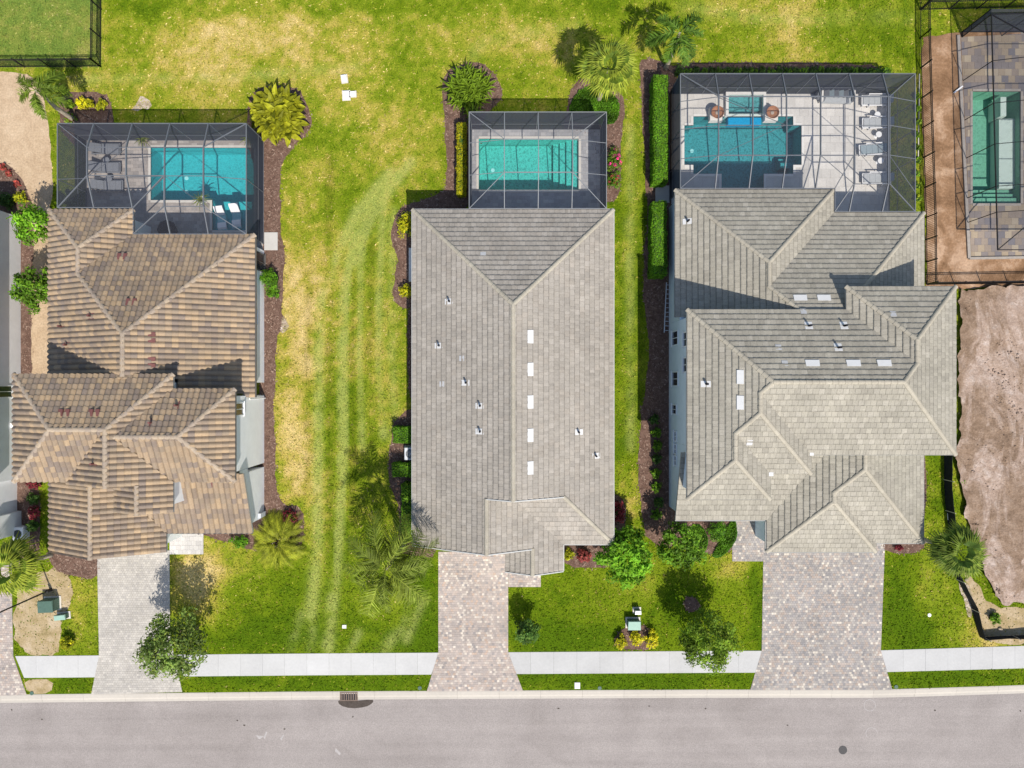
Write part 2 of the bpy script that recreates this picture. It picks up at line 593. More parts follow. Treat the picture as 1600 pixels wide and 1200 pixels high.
# ------------------------------------------------------------------ ground
# lawn colour comes from a map of dry / lush patches sampled on a 0.2 m grid
SPARSE = []
BEDS = []        # outlines where no lawn grass stands (filled below)


def fbm(X, Y, f, seed, oc=4):
    rs = np.random.RandomState(seed)
    out = np.zeros_like(X)
    amp = 1.0
    tot = 0
    for o in range(oc):
        th = rs.rand() * 6.28
        ox, oy = rs.rand(2) * 50
        U = (X * math.cos(th) - Y * math.sin(th)) * f + ox
        V = (X * math.sin(th) + Y * math.cos(th)) * f + oy
        g = rs.rand(257, 257)
        iu = np.floor(U).astype(int)
        iv = np.floor(V).astype(int)
        fu = U - iu
        fv = V - iv
        fu = fu * fu * (3 - 2 * fu)
        fv = fv * fv * (3 - 2 * fv)
        a = g[iu % 256, iv % 256]
        b = g[(iu + 1) % 256, iv % 256]
        c_ = g[iu % 256, (iv + 1) % 256]
        d = g[(iu + 1) % 256, (iv + 1) % 256]
        out += amp * ((a * (1 - fu) + b * fu) * (1 - fv) + (c_ * (1 - fu) + d * fu) * fv)
        tot += amp
        amp *= 0.55
        f *= 2.1
    return out / tot


# (px, py, rx, ry, amount): dry straw patches (+) and lush patches (-), photo pixels
DRY = [(330, 70, 170, 70, .42), (440, 40, 120, 45, .25), (250, 150, 120, 40, .15), (560, 150, 160, 110, .10), (760, 60, 160, 60, .12),
       (900, 60, 90, 40, .15), (460, 570, 34, 150, .36), (470, 430, 40, 80, .28), (462, 720, 32, 90, .42), (560, 480, 110, 130, .16),
       (600, 590, 50, 70, .18), (640, 250, 70, 80, .12), (310, 910, 44, 50, .75), (345, 880, 60, 30, .35), (400, 960, 80, 60, .05),
       (495, 850, 14, 120, .25), (520, 940, 60, 60, .06), (1240, 60, 50, 60, .28), (1140, 20, 60, 25, .18), (1160, 95, 110, 18, .22), (1290, 15, 80, 30, .1),
       (1440, 890, 22, 50, .30), (1470, 930, 30, 60, .16), (1560, 985, 70, 30, .45), (1530, 1000, 30, 20, .35), (1010, 905, 50, 30, .32),
       (1150, 880, 40, 30, .35), (1165, 950, 30, 50, .14), (985, 330, 9, 260, .16), (980, 790, 14, 40, .45), (620, 960, 60, 70, .1), (960, 940, 70, 30, .1),
       (130, 950, 40, 60, .30), (75, 20, 90, 40, .10), (60, 80, 60, 20, -.12), (240, 40, 40, 30, -.10), (700, 100, 80, 50, -.05),
       (200, 60, 30, 90, -.22), (470, 12, 330, 16, -.30), (480, 210, 40, 40, -.18), (640, 110, 60, 60, -.08), (540, 310, 50, 120, -.08),
       (560, 650, 70, 110, -.16), (470, 960, 70, 60, -.15), (400, 990, 90, 24, -.28), (660, 930, 24, 80, -.40), (630, 990, 60, 26, -.22),
       (860, 980, 50, 50, -.22), (900, 1000, 90, 20, -.25), (1050, 960, 70, 70, -.20), (1180, 950, 14, 80, -.30), (1410, 930, 30, 80, -.34), (1450, 990, 60, 25, -.2),
       (1350, 60, 70, 40, -.22), (1410, 90, 40, 30, -.2), (1180, 70, 70, 30, -.1), (960, 250, 18, 120, -.05), (975, 560, 20, 200, -.10), (1000, 440, 10, 200, -.14),
       (480, 1068, 200, 14, -.28), (990, 1065, 190, 14, -.35), (1480, 1062, 110, 16, -.30), (110, 1070, 40, 14, -.35), (1465, 770, 20, 60, -.30), (820, 200, 70, 20, -.1),
       (690, 60, 60, 40, .10), (340, 220, 200, 30, -.1)]
# mower tracks: pale, slightly bleached stripes (photo pixels), width, strength
TRACK = [([(610, 270), (560, 330), (522, 400), (505, 470), (499, 560), (497, 700), (496, 850), (483, 1010)], 6, .22),
         ([(640, 255), (590, 320), (556, 380), (541, 450), (536, 560), (537, 700), (528, 850), (512, 1015)], 6, .22),
         ([(575, 330), (562, 420), (560, 560), (566, 700)], 5, .13), ([(600, 320), (592, 440), (590, 600), (600, 680)], 5, .13),
         ([(640, 960), (620, 990), (600, 1016)], 6, .14), ([(470, 960), (455, 1015)], 5, .12), ([(560, 990), (545, 1018)], 5, .12),
         ([(516, 250), (512, 420), (515, 640), (517, 900)], 5, -.16), ([(553, 420), (551, 560), (553, 700), (548, 860)], 5, -.14), ([(582, 380), (578, 560), (582, 690)], 5, -.12), ([(615, 330), (612, 560), (618, 690)], 5, .12), ([(484, 420), (480, 560), (481, 760)], 4, -.10), ([(985, 200), (984, 400), (986, 700)], 5, .10),
         ([(130, 125), (260, 122), (400, 118), (560, 105)], 6, .08), ([(660, 940), (636, 1000)], 5, .12),
         ([(1070, 12), (1200, 30), (1420, 26)], 8, .06), ([(700, 140), (760, 60), (900, 40)], 8, .06)]


def seg_dist(X, Y, pts):
    d = np.full(X.shape, 1e9)
    for (ax, ay), (bx, by) in zip(pts[:-1], pts[1:]):
        ex, ey = bx - ax, by - ay
        t = np.clip(((X - ax) * ex + (Y - ay) * ey) / (ex * ex + ey * ey), 0, 1)
        d = np.minimum(d, np.hypot(X - ax - t * ex, Y - ay - t * ey))
    return d


def lawn_dry(X, Y):
    """0 = lush green ... 1 = straw; X, Y world metres"""
    px = X * S + 800
    py = 600 - Y * S
    front = 1 / (1 + np.exp(-(py - 840) / 25))
    d = 0.405 + (0.48 * (fbm(X, Y, 0.33, 3, 4) - 0.5) + 0.66 * (fbm(X, Y, 2.2, 5, 3) - 0.5)) * (1 - .4 * front)
    wx = px + 26 * (fbm(X, Y, 0.5, 8, 3) - 0.5) * 2
    wy = py + 26 * (fbm(X, Y, 0.5, 9, 3) - 0.5) * 2
    for cx, cy, rx, ry, a in DRY:
        d = d + a * np.exp(-(((wx - cx) / rx) ** 2 + ((wy - cy) / ry) ** 2))
    tw = np.clip(-0.25 + 2.3 * fbm(X, Y, 0.9, 12, 3), 0.15, 1.5)
    track = np.zeros_like(X)
    for pts, w, a in TRACK:
        q = [(x_, y_) for x_, y_ in smoothpoly(pts, 0)]
        track += a * tw * np.exp(-(seg_dist(px + 2 * (tw - 1), py, q) / (w * 1.4)) ** 2)
    # front lawns and the strip by the road are irrigated and greener
    front = 1 / (1 + np.exp(-(py - 840) / 25))
    d = d - 0.21 * front
    side = np.exp(-((px - 975) / 45) ** 2) * (py < 860)
    d = d - 0.14 * side
    return d, track


DRYC = np.array([[0.0, 0.060, 0.112, 0.003], [0.22, 0.105, 0.160, 0.005], [0.40, 0.150, 0.202, 0.011], [0.56, 0.220, 0.235, 0.022],
                 [0.72, 0.320, 0.275, 0.052], [0.88, 0.400, 0.322, 0.100], [1.05, 0.47, 0.375, 0.150]])


def lawn_color(X, Y, extra=0.0):
    d, tr = lawn_dry(X, Y)
    d = d + extra
    d = np.clip(d, 0, 1.05)
    c = np.stack([np.interp(d, DRYC[:, 0], DRYC[:, k]) for k in (1, 2, 3)], -1)
    pale = np.array([0.31, 0.345, 0.095])
    t = np.clip(tr * 3.4, -0.5, 0.55)[..., None]
    c = c * (1 - np.maximum(t, 0)) + pale * np.maximum(t, 0)
    c = c * (1 + np.minimum(t, 0) * 0.5)
    c = c * np.array([1.14, 1.12, 1.15])
    # the fenced yard at the upper left is a bluer, cleaner green
    px = X * S + 800
    py = 600 - Y * S
    f = ((px < 158) & (py < 104))[..., None]
    c = np.where(f, c * 0.45 + np.array([0.115, 0.185, 0.05]) * 0.55, c)
    return c


kerb_top = [(-2500, 1102), (0, 1086), (480, 1081), (1100, 1078), (1380, 1078), (1600, 1071), (4100, 980)]
kt = lambda px: float(np.interp(px, [p[0] for p in kerb_top], [p[1] for p in kerb_top]))
walk_n = lambda px: float(np.interp(px, [-400, 100, 480, 1120, 1380, 1600, 2000], [1028, 1024.5, 1021, 1017, 1016, 1009, 996]))
walk_s = lambda px: float(np.interp(px, [-400, 100, 480, 1120, 1380, 1600, 2000], [1062, 1058.5, 1055, 1051, 1050, 1044, 1031]))

POOLRECTS = [(236, 231, 397, 362), (748, 217, 904, 297), (1069, 150, 1252, 296), (1519, 143, 1594, 318)]


def in_pool(X, Y, m=0.0):
    px = X * S + 800
    py = 600 - Y * S
    r = np.zeros(X.shape, bool)
    for a, b, c_, d in POOLRECTS:
        r |= (px > a - m) & (px < c_ + m) & (py > b - m) & (py < d + m)
    return r


lawn_t = NT('lawn_turf')
at = lawn_t.n('ShaderNodeAttribute', attribute_name='Col')
f1 = lawn_t.ramp(lawn_t.noise(11, 5, 0.78), [(0.33, (0.42, 0.50, 0.4)), (0.5, (0.95,) * 3), (0.67, (1.6, 1.42, 1.45))])
cc = lawn_t.mix(at.outputs['Color'], f1, 1.0, 'MULTIPLY')
lawn_t.color(cc)
lawn_t.rough(0.95)
lawn_t.b.inputs['Specular IOR Level'].default_value = 0.05
lawn_t.bump(lawn_t.noise(22, 5, 0.8), 0.9, 0.04)
M['lawn'] = lawn_t.m


def build_lawn():
    g = 0.2
    xs = np.arange(-46, 46.01, g)
    ys = np.arange(-20.4, 36.01, g)
    X, Y = np.meshgrid(xs, ys)
    edge = np.array([(600 - kt(x * S + 800)) / S for x in xs])
    Y[0, :] = edge - 0.02
    Y[1, :] = np.maximum(Y[1, :], edge + 0.1)
    ny, nx = X.shape
    V = np.stack([X.ravel(), Y.ravel(), np.zeros(X.size)], -1)
    C = lawn_color(X, Y).reshape(-1, 3)
    idx = np.arange(X.size).reshape(ny, nx)
    q = np.stack([idx[:-1, :-1], idx[:-1, 1:], idx[1:, 1:], idx[1:, :-1]], -1).reshape(-1, 4)
    cx = V[q].mean(1)
    keep = ~in_pool(cx[:, 0], cx[:, 1], 6)
    q = q[keep]
    me = bpy.data.meshes.new('lawn')
    me.from_pydata(V.tolist(), [], q.tolist())
    a = me.attributes.new('Col', 'FLOAT_COLOR', 'POINT')
    arr = np.ones((len(V), 4), np.float32)
    arr[:, :3] = C
    a.data.foreach_set('color', arr.ravel())
    me.materials.append(M['lawn'])
    link('lawn', me, None, 'structure')


build_lawn()
# land beyond the lots, out to the horizon
M['far'] = groundmat('distant_turf', [(0.25, (0.10, 0.15, 0.02)), (0.55, (0.20, 0.22, 0.04)), (0.8, (0.33, 0.29, 0.09))], 0.1, 4, 0.4)
b = MB()
R_ = 900
for x0, x1, y0, y1 in ((-R_, -46, -70, R_), (46, R_, -70, R_), (-46, 46, 36, R_), (-R_, R_, -R_, -34.5)):
    b.add([(x0, y0, -0.03), (x1, y0, -0.03), (x1, y1, -0.03), (x0, y1, -0.03)], [(0, 1, 2, 3)])
b.out('ground', M['far'], None, 'structure')

# road
pxs = list(range(-1500, 3200, 60))
b = MB()
top = [P(x, kt(x) + 12.5) for x in pxs]
vs = [(p.x, p.y, -0.09) for p in top] + [(p.x, p.y - 11.2, -0.09) for p in top]
n = len(top)
b.add(vs, [(i, n + i, n + i + 1, i + 1) for i in range(n - 1)])
road = b.out('road', M['asphalt'], None, 'structure')

# kerb: rolled concrete kerb in lengths with joints
kerb = bpy.data.objects.new('kerb', None)
col.objects.link(kerb)
kerb['kind'] = 'structure'
rng = random.Random(4)
px = -260.0
while px < 1900:
    w = 65
    a, c_ = px + 0.1, px + w - 0.1
    prof = [(-0.6, 0.012), (1.5, 0.016), (6.5, -0.012), (9.5, -0.07), (13.2, -0.083)]
    vs = []
    for q in (a, c_):
        for dy, z in prof:
            p = P(q, kt(q) + dy)
            vs.append((p.x, p.y, z))
        for dy in (13.2, -0.6):
            p = P(q, kt(q) + dy)
            vs.append((p.x, p.y, -0.25))
    m = 7
    fs = [(i, m + i, m + (i + 1) % m, (i + 1) % m) for i in range(m)] + [tuple(range(m))[::-1], tuple(range(m, 2 * m))]
    fs = [f[::-1] for f in fs]
    v = rng.uniform(0.96, 1.03)
    mk('kerb_length', vs, fs, M['kerb'], kerb, [(0.43 * v, 0.395 * v, 0.345 * v)] * len(fs))
    px += w

# sidewalk slabs
walk = bpy.data.objects.new('sidewalk', None)
col.objects.link(walk)
walk['kind'] = 'structure'
for s0, s1, k0, k1 in ((24, 155, 14, -6), (272, 687, 16, -13), (793, 1190, 13, -8), (1376, 1760, 10, 0)):
    nn = max(1, round((s1 - s0) / 35))
    for i in range(nn):
        a = s0 + (s1 - s0) * i / nn + 0.09
        c_ = s0 + (s1 - s0) * (i + 1) / nn - 0.09
        a2 = a + (k0 if i == 0 else 0)
        c2 = c_ + (k1 if i == nn - 1 else 0)
        poly = [P(a, walk_n(a)), P(c_, walk_n(c_)), P(c2, walk_s(c2)), P(a2, walk_s(a2))]
        v = rng.uniform(0.965, 1.03) * (1.03 if a < 700 else 0.95)
        MB().prism(poly, -0.08, 0.022 + rng.uniform(-.003, .003), (0.45 * v, 0.447 * v, 0.435 * v)).out('slab', M['slabs'], walk)


def tri_fill(poly, inner=()):
    if area2(poly) < 0:
        poly = poly[::-1]
    n = len(poly)
    r = delaunay_2d_cdt([Vector(p) for p in poly] + [Vector(p) for p in inner], [], [list(range(n))], 1, 1e-4)
    V = [(v.x, v.y) for v in r[0]]
    F = [f if area2([V[i] for i in f]) > 0 else f[::-1] for f in r[2]]
    return V, F


def sheet(name, pxpoly, z, mat, amp=0.1, seed=0, kind='structure', smooth=1, thick=0.0, bed=True, raw=False):
    poly = [P(x, y)[:2] for x, y in pxpoly]
    if smooth:
        poly = smoothpoly(poly, smooth)
    if amp:
        poly = wob(poly, amp, 0.25, seed)
    if bed == 'sparse':
        SPARSE.append(poly)
    elif bed:
        BEDS.append(poly)
    V, F = tri_fill(poly)
    return mk(name, [(x, y, z) for x, y in V], F, mat, None, None, kind)


def relief(name, pxpoly, z, mat, amp, seed, hmax=0.05, g=0.3, freq=0.7):
    """soil sheet with real relief"""
    poly = wob([P(x, y)[:2] for x, y in pxpoly], amp, 0.25, seed)
    BEDS.append(poly)
    pa = np.array(poly)
    xs = np.arange(pa[:, 0].min(), pa[:, 0].max() + g, g)
    ys = np.arange(pa[:, 1].min(), pa[:, 1].max() + g, g)
    X, Y = np.meshgrid(xs, ys)
    ok = inpoly_np(X, Y, poly)
    V, F = tri_fill(poly, list(zip(X[ok].tolist(), Y[ok].tolist())))
    X, Y = np.array([v[0] for v in V]), np.array([v[1] for v in V])
    Z = z + hmax * (.5 * fbm(X, Y, freq, seed + 40, 4) + .6 * fbm((X * .8 + Y * .6) * 2.2, (Y * .8 - X * .6) * .35, 1.0, seed + 60, 4))
    Z[(X * S + 800 > 1526) & (600 - Y * S < 400) & (600 - Y * S > 62)] = z - .04
    F = [f for f in F if not in_pool(np.array([sum(V[i][0] for i in f) / len(f)]), np.array([sum(V[i][1] for i in f) / len(f)]), 4)[0]]
    mk(name, np.stack([X, Y, Z], -1).tolist(), F, mat, None, None, 'structure', True)


# bare sand and soil
sheet('sand_yard', [(-60, 108), (35, 112), (62, 130), (76, 190), (80, 250), (83, 300), (77, 330), (100, 380), (100, 590), (34, 600), (34, 345), (40, 318), (30, 285), (0, 262), (-60, 250)], 0.006, M['sand'], 0.14, 1)
sheet('dry_front_strip', [(21, 905), (60, 900), (90, 885), (108, 898), (112, 930), (98, 960), (94, 1000), (96, 1023), (22, 1023)], 0.006, M['gravelly'], 0.3, 2, bed='sparse')
sheet('dry_verge', [(36, 1061), (84, 1061), (80, 1084), (44, 1084)], 0.006, M['gravelly'], 0.08, 3)
relief('dirt_yard', [(1440, 58), (1520, 48), (1720, 40), (1720, 446), (1448, 451), (1446, 340), (1441, 200)], 0.005, M['clay'], 0.12, 4, 0.03)
relief('dirt_lot', [(1497, 452), (1700, 448), (1700, 938), (1562, 944), (1540, 902), (1518, 850), (1500, 780), (1492, 712)], 0.005, M['soil'], 0.38, 5, 0.5, 0.22, 0.8)
sheet('dry_verge', [(1500, 880), (1520, 905), (1550, 950), (1600, 948), (1700, 950), (1700, 985), (1600, 1006), (1540, 1006), (1528, 985), (1516, 930)], 0.008, M['gravelly'], 0.2, 6, bed='sparse')
sheet('rubble_patch', [(212, 158), (222, 150), (236, 152), (238, 170), (206, 172)], 0.012, M['rubble'], 0.3, 7, bed=False)
sheet('rubble_patch', [(446, 492), (452, 500), (453, 515), (440, 522), (437, 515)], 0.016, M['rubble'], 0.3, 8, bed=False)
sheet('rubble_patch', [(1500, 905), (1512, 918), (1522, 950), (1518, 972), (1508, 940), (1498, 925)], 0.014, M['rubble'], 0.3, 29, bed=False)

# mulch beds
for i, poly in enumerate([
    [(384, 200), (386, 160), (405, 137), (440, 131), (466, 139), (483, 162), (488, 190), (476, 215), (456, 232), (441, 252), (436, 300), (439, 335), (438, 362), (445, 395), (446, 425), (441, 455), (440, 480), (446, 505), (430, 530), (429, 640), (430, 690), (430, 760), (440, 790), (472, 792), (478, 830), (470, 860), (380, 862), (380, 832), (405, 800), (405, 300)],
    [(689, 128), (698, 112), (720, 99), (750, 97), (772, 112), (785, 140), (783, 162), (745, 190), (745, 330), (655, 345), (655, 480), (640, 484), (618, 476), (612, 455), (620, 432), (622, 400), (612, 380), (611, 358), (618, 338), (634, 320), (660, 313), (688, 304), (700, 290), (697, 240), (694, 180)],
    [(660, 640), (640, 640), (622, 650), (612, 660), (612, 690), (606, 702), (605, 730), (611, 760), (620, 790), (624, 815), (622, 850), (632, 868), (690, 872), (690, 700)],
    [(646, 480), (636, 485), (639, 640), (660, 640), (660, 480)],
    [(878, 210), (884, 165), (896, 135), (908, 122), (930, 118), (972, 146), (977, 170), (972, 205), (969, 260), (968, 312), (930, 320), (930, 220)],
    [(996, 95), (1000, 130), (1005, 200), (1009, 280), (1013, 320), (1006, 400), (1003, 450), (1011, 500), (1015, 540), (1008, 600), (1003, 640), (998, 690), (998, 760), (1003, 805), (1014, 850), (1060, 860), (1060, 700), (1060, 120), (1050, 112), (1024, 90)],
    [(1040, 805), (1148, 805), (1146, 862), (1122, 868), (1060, 856)],
    [(870, 840), (965, 840), (972, 880), (945, 887), (880, 886)],
    [(70, 855), (157, 855), (156, 905), (112, 900), (84, 890)],
    [(300, 822), (398, 822), (396, 846), (318, 843)],
    [(90, 142), (150, 142), (173, 152), (178, 190), (176, 225), (95, 225)],
    [(1378, 840), (1445, 838), (1442, 862), (1380, 868)],
    [(-40, 246), (4, 252), (26, 266), (42, 290), (51, 330), (50, 345), (30, 352), (-40, 350)],
    [(30, 345), (50, 345), (55, 380), (50, 420), (49, 500), (49, 760), (64, 760), (63, 840), (60, 880), (20, 880), (20, 600)],
    [(957, 1016), (960, 990), (985, 974), (1016, 980), (1031, 1016)],
    [(950, 770), (972, 776), (978, 800), (976, 832), (950, 840)],
    [(1446, 712), (1446, 790), (1440, 845), (1436, 845), (1436, 705)],
    [(1070, 935), (1082, 933), (1092, 940), (1094, 950), (1084, 956), (1070, 952)],
    [(1040, 98), (1300, 98), (1380, 104), (1384, 122), (1040, 122)],
]):
    MULCH.append(poly)
    sheet('mulch_bed', poly, 0.012 + 0.0012 * i, M['mulch'], 0.15, 20 + i)
sheet('ground_cover', [(886, 178), (899, 146), (922, 134), (950, 142), (969, 160), (966, 192), (940, 196), (900, 196)], 0.06, M['groundcover'], 0.1, 50)
sheet('ground_cover', [(1110, 868), (1122, 850), (1140, 812), (1150, 812), (1152, 838), (1142, 858), (1122, 872)], 0.07, M['groundcover'], 0.08, 51)
sheet('ground_cover', [(1078, 818), (1098, 820), (1108, 845), (1098, 868), (1080, 862)], 0.07, M['groundcover'], 0.08, 52)


# ------------------------------------------------------------------ pieces: tiles, pavers
def lay(poly3, w, e, gap, hfun, stagger, palette, rng, holes=(), strips=1, inset=0.0, v0=0.0, jitter=0.0, udir=None):
    """lay rectangular pieces on a planar polygon. Returns (full pieces [(matrix, colour index)], mesh collector with the cut ones, mesh
    function for one full piece in its own axes)."""
    poly3 = [Vector(p) for p in poly3]
    nrm = Vector((0, 0, 0))
    for i in range(len(poly3)):
        nrm += poly3[i].cross(poly3[(i + 1) % len(poly3)])
    nrm.normalize()
    if nrm.z < 0:
        nrm = -nrm
        poly3 = poly3[::-1]
    if udir is None:
        up = Vector((0, 0, 1)) - nrm * nrm.z
        up.normalize()
        ac = up.cross(nrm)
    else:
        ac = Vector(udir).normalized()
        up = nrm.cross(ac)
    o = poly3[0]
    uv = [((p - o).dot(ac), (p - o).dot(up)) for p in poly3]
    if area2(uv) < 0:
        uv = uv[::-1]
    umin, umax = min(p[0] for p in uv), max(p[0] for p in uv)
    vmin, vmax = min(p[1] for p in uv), max(p[1] for p in uv)
    hl = [[((Vector(p) - o).dot(ac), (Vector(p) - o).dot(up)) for p in h] for h in holes]
    full, cut = [], []
    r = 0
    v = vmin + v0
    while v < vmax:
        off = (0.5 * w if (stagger and r % 2) else 0.0)
        u = umin - w + off
        while u < umax:
            a, b_, c_, d = u + gap, u + w - gap, v + gap * (strips == 1 and udir is not None), v + e - gap * (udir is not None)
            rect = [(a, c_), (b_, c_), (b_, d), (a, d)]
            ci = rng.choices(range(len(palette)), [p[1] for p in palette])[0]
            ins = [inpoly(x, y, uv) for x, y in rect]
            mx, my = (a + b_) / 2, (c_ + d) / 2
            if any(inpoly(mx, my, h) for h in hl):
                u += w
                continue
            allin = all(ins) and not any(inpoly(x, y, h) for h in hl for x, y in rect) and inpoly(mx, my, uv)
            if allin:
                # concave outlines: make sure no outline corner lies inside the piece
                allin = not any(a < x < b_ and c_ < y < d for x, y in uv)
            if allin:
                full.append((u, v, ci))
            else:
                for k in range(strips):
                    s0 = a + (b_ - a) * k / strips
                    s1 = a + (b_ - a) * (k + 1) / strips
                    cp = clip_convex(uv, [(s0, c_), (s1, c_), (s1, d), (s0, d)])
                    if cp:
                        cut.append((u, v, ci, cp))
            u += w
        v += e
        r += 1
    return dict(o=o, ac=ac, up=up, n=nrm, full=full, cut=cut, w=w, e=e, gap=gap, h=hfun, strips=strips, flat=udir is not None)


SG = random.Random(77)


def piece_geo(L, u, v, cps, mb, colr, world=True):
    """prisms with top height h(u,v) for each clip polygon"""
    lift = 0.0 if L['flat'] else SG.uniform(0, .007)
    base_c = colr
    for cp in cps:
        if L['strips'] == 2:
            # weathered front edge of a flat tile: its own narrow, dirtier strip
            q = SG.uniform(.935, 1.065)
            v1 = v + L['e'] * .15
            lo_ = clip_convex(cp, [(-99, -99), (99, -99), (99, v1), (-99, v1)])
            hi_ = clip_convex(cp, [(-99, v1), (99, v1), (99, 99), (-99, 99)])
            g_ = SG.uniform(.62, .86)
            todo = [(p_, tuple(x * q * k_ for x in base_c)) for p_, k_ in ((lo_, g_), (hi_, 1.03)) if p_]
        else:
            todo = [(cp, base_c)]
        for cp, colr in todo:
            _prism(L, u, v, cp, mb, colr, world, lift)


def _prism(L, u, v, cp, mb, colr, world, lift):
    for _ in (0,):
        if area2(cp) < 0:
            cp = cp[::-1]
        n = len(cp)
        vs = []
        for x, y in cp:
            h = L['h']((x - u) / L['w'], (y - v) / L['e'])
            vs.append((x, y, h + lift))
        for x, y in cp:
            vs.append((x, y, -0.004))
        if world:
            o, ac, up, nn = L['o'], L['ac'], L['up'], L['n']
            vs = [o + ac * x + up * y + nn * z for x, y, z in vs]
        fs = [tuple(range(n))] + [(i + n, (i + 1) % n + n, (i + 1) % n, i) for i in range(n)]
        mb.add(vs, fs, colr)


def full_rects(L, u, v):
    g = L['gap']
    a, b_ = u + g, u + L['w'] - g
    c_, d = v + g * L['flat'], v + L['e'] - g * L['flat']
    k = L['strips']
    return [[(a + (b_ - a) * i / k, c_), (a + (b_ - a) * (i + 1) / k, c_), (a + (b_ - a) * (i + 1) / k, d), (a + (b_ - a) * i / k, d)] for i in range(k)]


def pieces(layers, palette, mat, name, stuffname, parent, limit, rng):
    """the `limit` pieces that show largest as objects of their own, the rest as one stuff part"""
    cams = Vector((0, 0, H))
    cand = []
    for li, L in enumerate(layers):
        for u, v, ci in L['full']:
            p = L['o'] + L['ac'] * (u + L['w'] / 2) + L['up'] * (v + L['e'] / 2)
            d = cams - p
            ok = abs(p.x) < 34.3 and abs(p.y) < 25.5
            cand.append((-(L['n'].dot(d.normalized()) / d.length_squared) if ok else 9, li, u, v, ci))
    cand.sort()
    mb = MB()
    cache = {}
    jit = lambda c: (lambda q: tuple(x * q for x in c))(rng.uniform(0.93, 1.07))
    for i, (q, li, u, v, ci) in enumerate(cand):
        L = layers[li]
        if i < limit and q < 0:
            key = (L['w'], L['e'], L['strips'], ci, i % 5)
            if key not in cache:
                m0 = MB()
                piece_geo(L, 0, 0, full_rects(L, 0, 0), m0, palette[ci][0], False)
                me = bpy.data.meshes.new(name)
                me.from_pydata(m0.v, [], m0.f)
                a = me.attributes.new('Col', 'FLOAT_COLOR', 'FACE')
                a.data.foreach_set('color', np.array([tuple(c_) + (1,) for c_ in m0.c], np.float32).ravel())
                me.materials.append(mat)
                cache[key] = me
            org = L['o'] + L['ac'] * u + L['up'] * v
            mw = Matrix((L['ac'].to_4d(), L['up'].to_4d(), L['n'].to_4d(), org.to_4d())).transposed()
            for r_ in range(3):
                mw[3][r_] = 0
            mw[3][3] = 1
            link(name, cache[key], parent, None, mw)
        else:
            piece_geo(L, u, v, full_rects(L, u, v), mb, jit(palette[ci][0]))
    for L in layers:
        for u, v, ci, cp in L['cut']:
            piece_geo(L, u, v, [cp], mb, jit(palette[ci][0]))
    if mb.v:
        mb.out(stuffname, mat, parent, 'stuff')


flat_h = lambda a, b_: 0.056 - 0.047 * b_ + (0.007 if a < 0.5 else 0.0)
roll_h = lambda a, b_: 0.040 - 0.036 * b_ + 0.105 * max(0.0, math.sin(math.pi * min(max((a - 0.08) / 0.84, 0), 1))) ** 0.8


def deck_mesh(faces, th, parent, mat):
    mb = MB()
    for f in faces:
        f = [Vector(p) for p in f]
        n = len(f)
        a = sum((f[i].x * f[(i + 1) % n].y - f[(i + 1) % n].x * f[i].y) for i in range(n))
        if a < 0:
            f = f[::-1]
        vs = [p - Vector((0, 0, 0.012)) for p in f] + [p - Vector((0, 0, th)) for p in f]
        mb.add(vs, [tuple(range(n)), tuple(range(2 * n - 1, n - 1, -1))] + [(i, n + i, n + (i + 1) % n, (i + 1) % n) for i in range(n)])
    return mb.out('roof', mat, parent)


_cap = {}


def ridge_caps(lines, roof, palette, mat, rng, r0=0.14):
    for a, b_ in lines:
        a, b_ = Vector(a), Vector(b_)
        if a.z > b_.z:
            a, b_ = b_, a
        d = b_ - a
        L = d.length
        d.normalize()
        side = d.cross(Vector((0, 0, 1))).normalized()
        nn = side.cross(d)
        k = max(1, round(L / 0.36))
        for i in range(k):
            ci = rng.choices(range(len(palette)), [p[1] for p in palette])[0]
            key = palette[ci][0]
            if key not in _cap:
                vs = []
                for x, r in ((-0.03, r0), (0.385, r0 * 0.84)):
                    for t in range(7):
                        th = math.pi * (t / 6)
                        vs.append((x, math.cos(th) * r, math.sin(th) * r * 0.75))
                fs = [(i_, i_ + 1, 8 + i_, 7 + i_) for i_ in range(6)] + [tuple(range(7))[::-1], tuple(range(7, 14))]
                fs = [f[::-1] for f in fs]
                me = bpy.data.meshes.new('ridge_tile')
                me.from_pydata(vs, [], fs)
                at_ = me.attributes.new('Col', 'FLOAT_COLOR', 'FACE')
                at_.data.foreach_set('color', np.tile(np.array(palette[ci][0] + (1,), np.float32), len(fs)))
                me.materials.append(mat)
                _cap[key] = me
            org = a + d * (L * i / k) + nn * 0.005
            mw = Matrix(((d.x, side.x, nn.x, org.x), (d.y, side.y, nn.y, org.y), (d.z, side.z, nn.z, org.z), (0, 0, 0, 1)))
            # keep the cap the right way up
            if nn.z < 0:
                mw = Matrix(((d.x, -side.x, -nn.x, org.x), (d.y, -side.y, -nn.y, org.y), (d.z, -side.z, -nn.z, org.z), (0, 0, 0, 1)))
            link('ridge_tile', _cap[key], roof, None, mw)


def roof_point(px, py, faces):
    """topmost roof point that the photo shows at a pixel, with its normal and uphill direction"""
    best = None
    c0 = Vector((0, 0, H))
    ray = P(px, py) - c0
    for f in faces:
        f = [Vector(p) for p in f]
        n = Vector((0, 0, 0))
        for i in range(len(f)):
            n += f[i].cross(f[(i + 1) % len(f)])
        n.normalize()
        if n.z < 0:
            n = -n
        t = (f[0] - c0).dot(n) / ray.dot(n)
        p = c0 + ray * t
        if inpoly(p.x, p.y, f) and (best is None or p.z > best[0].z):
            best = (p, n)
    return best


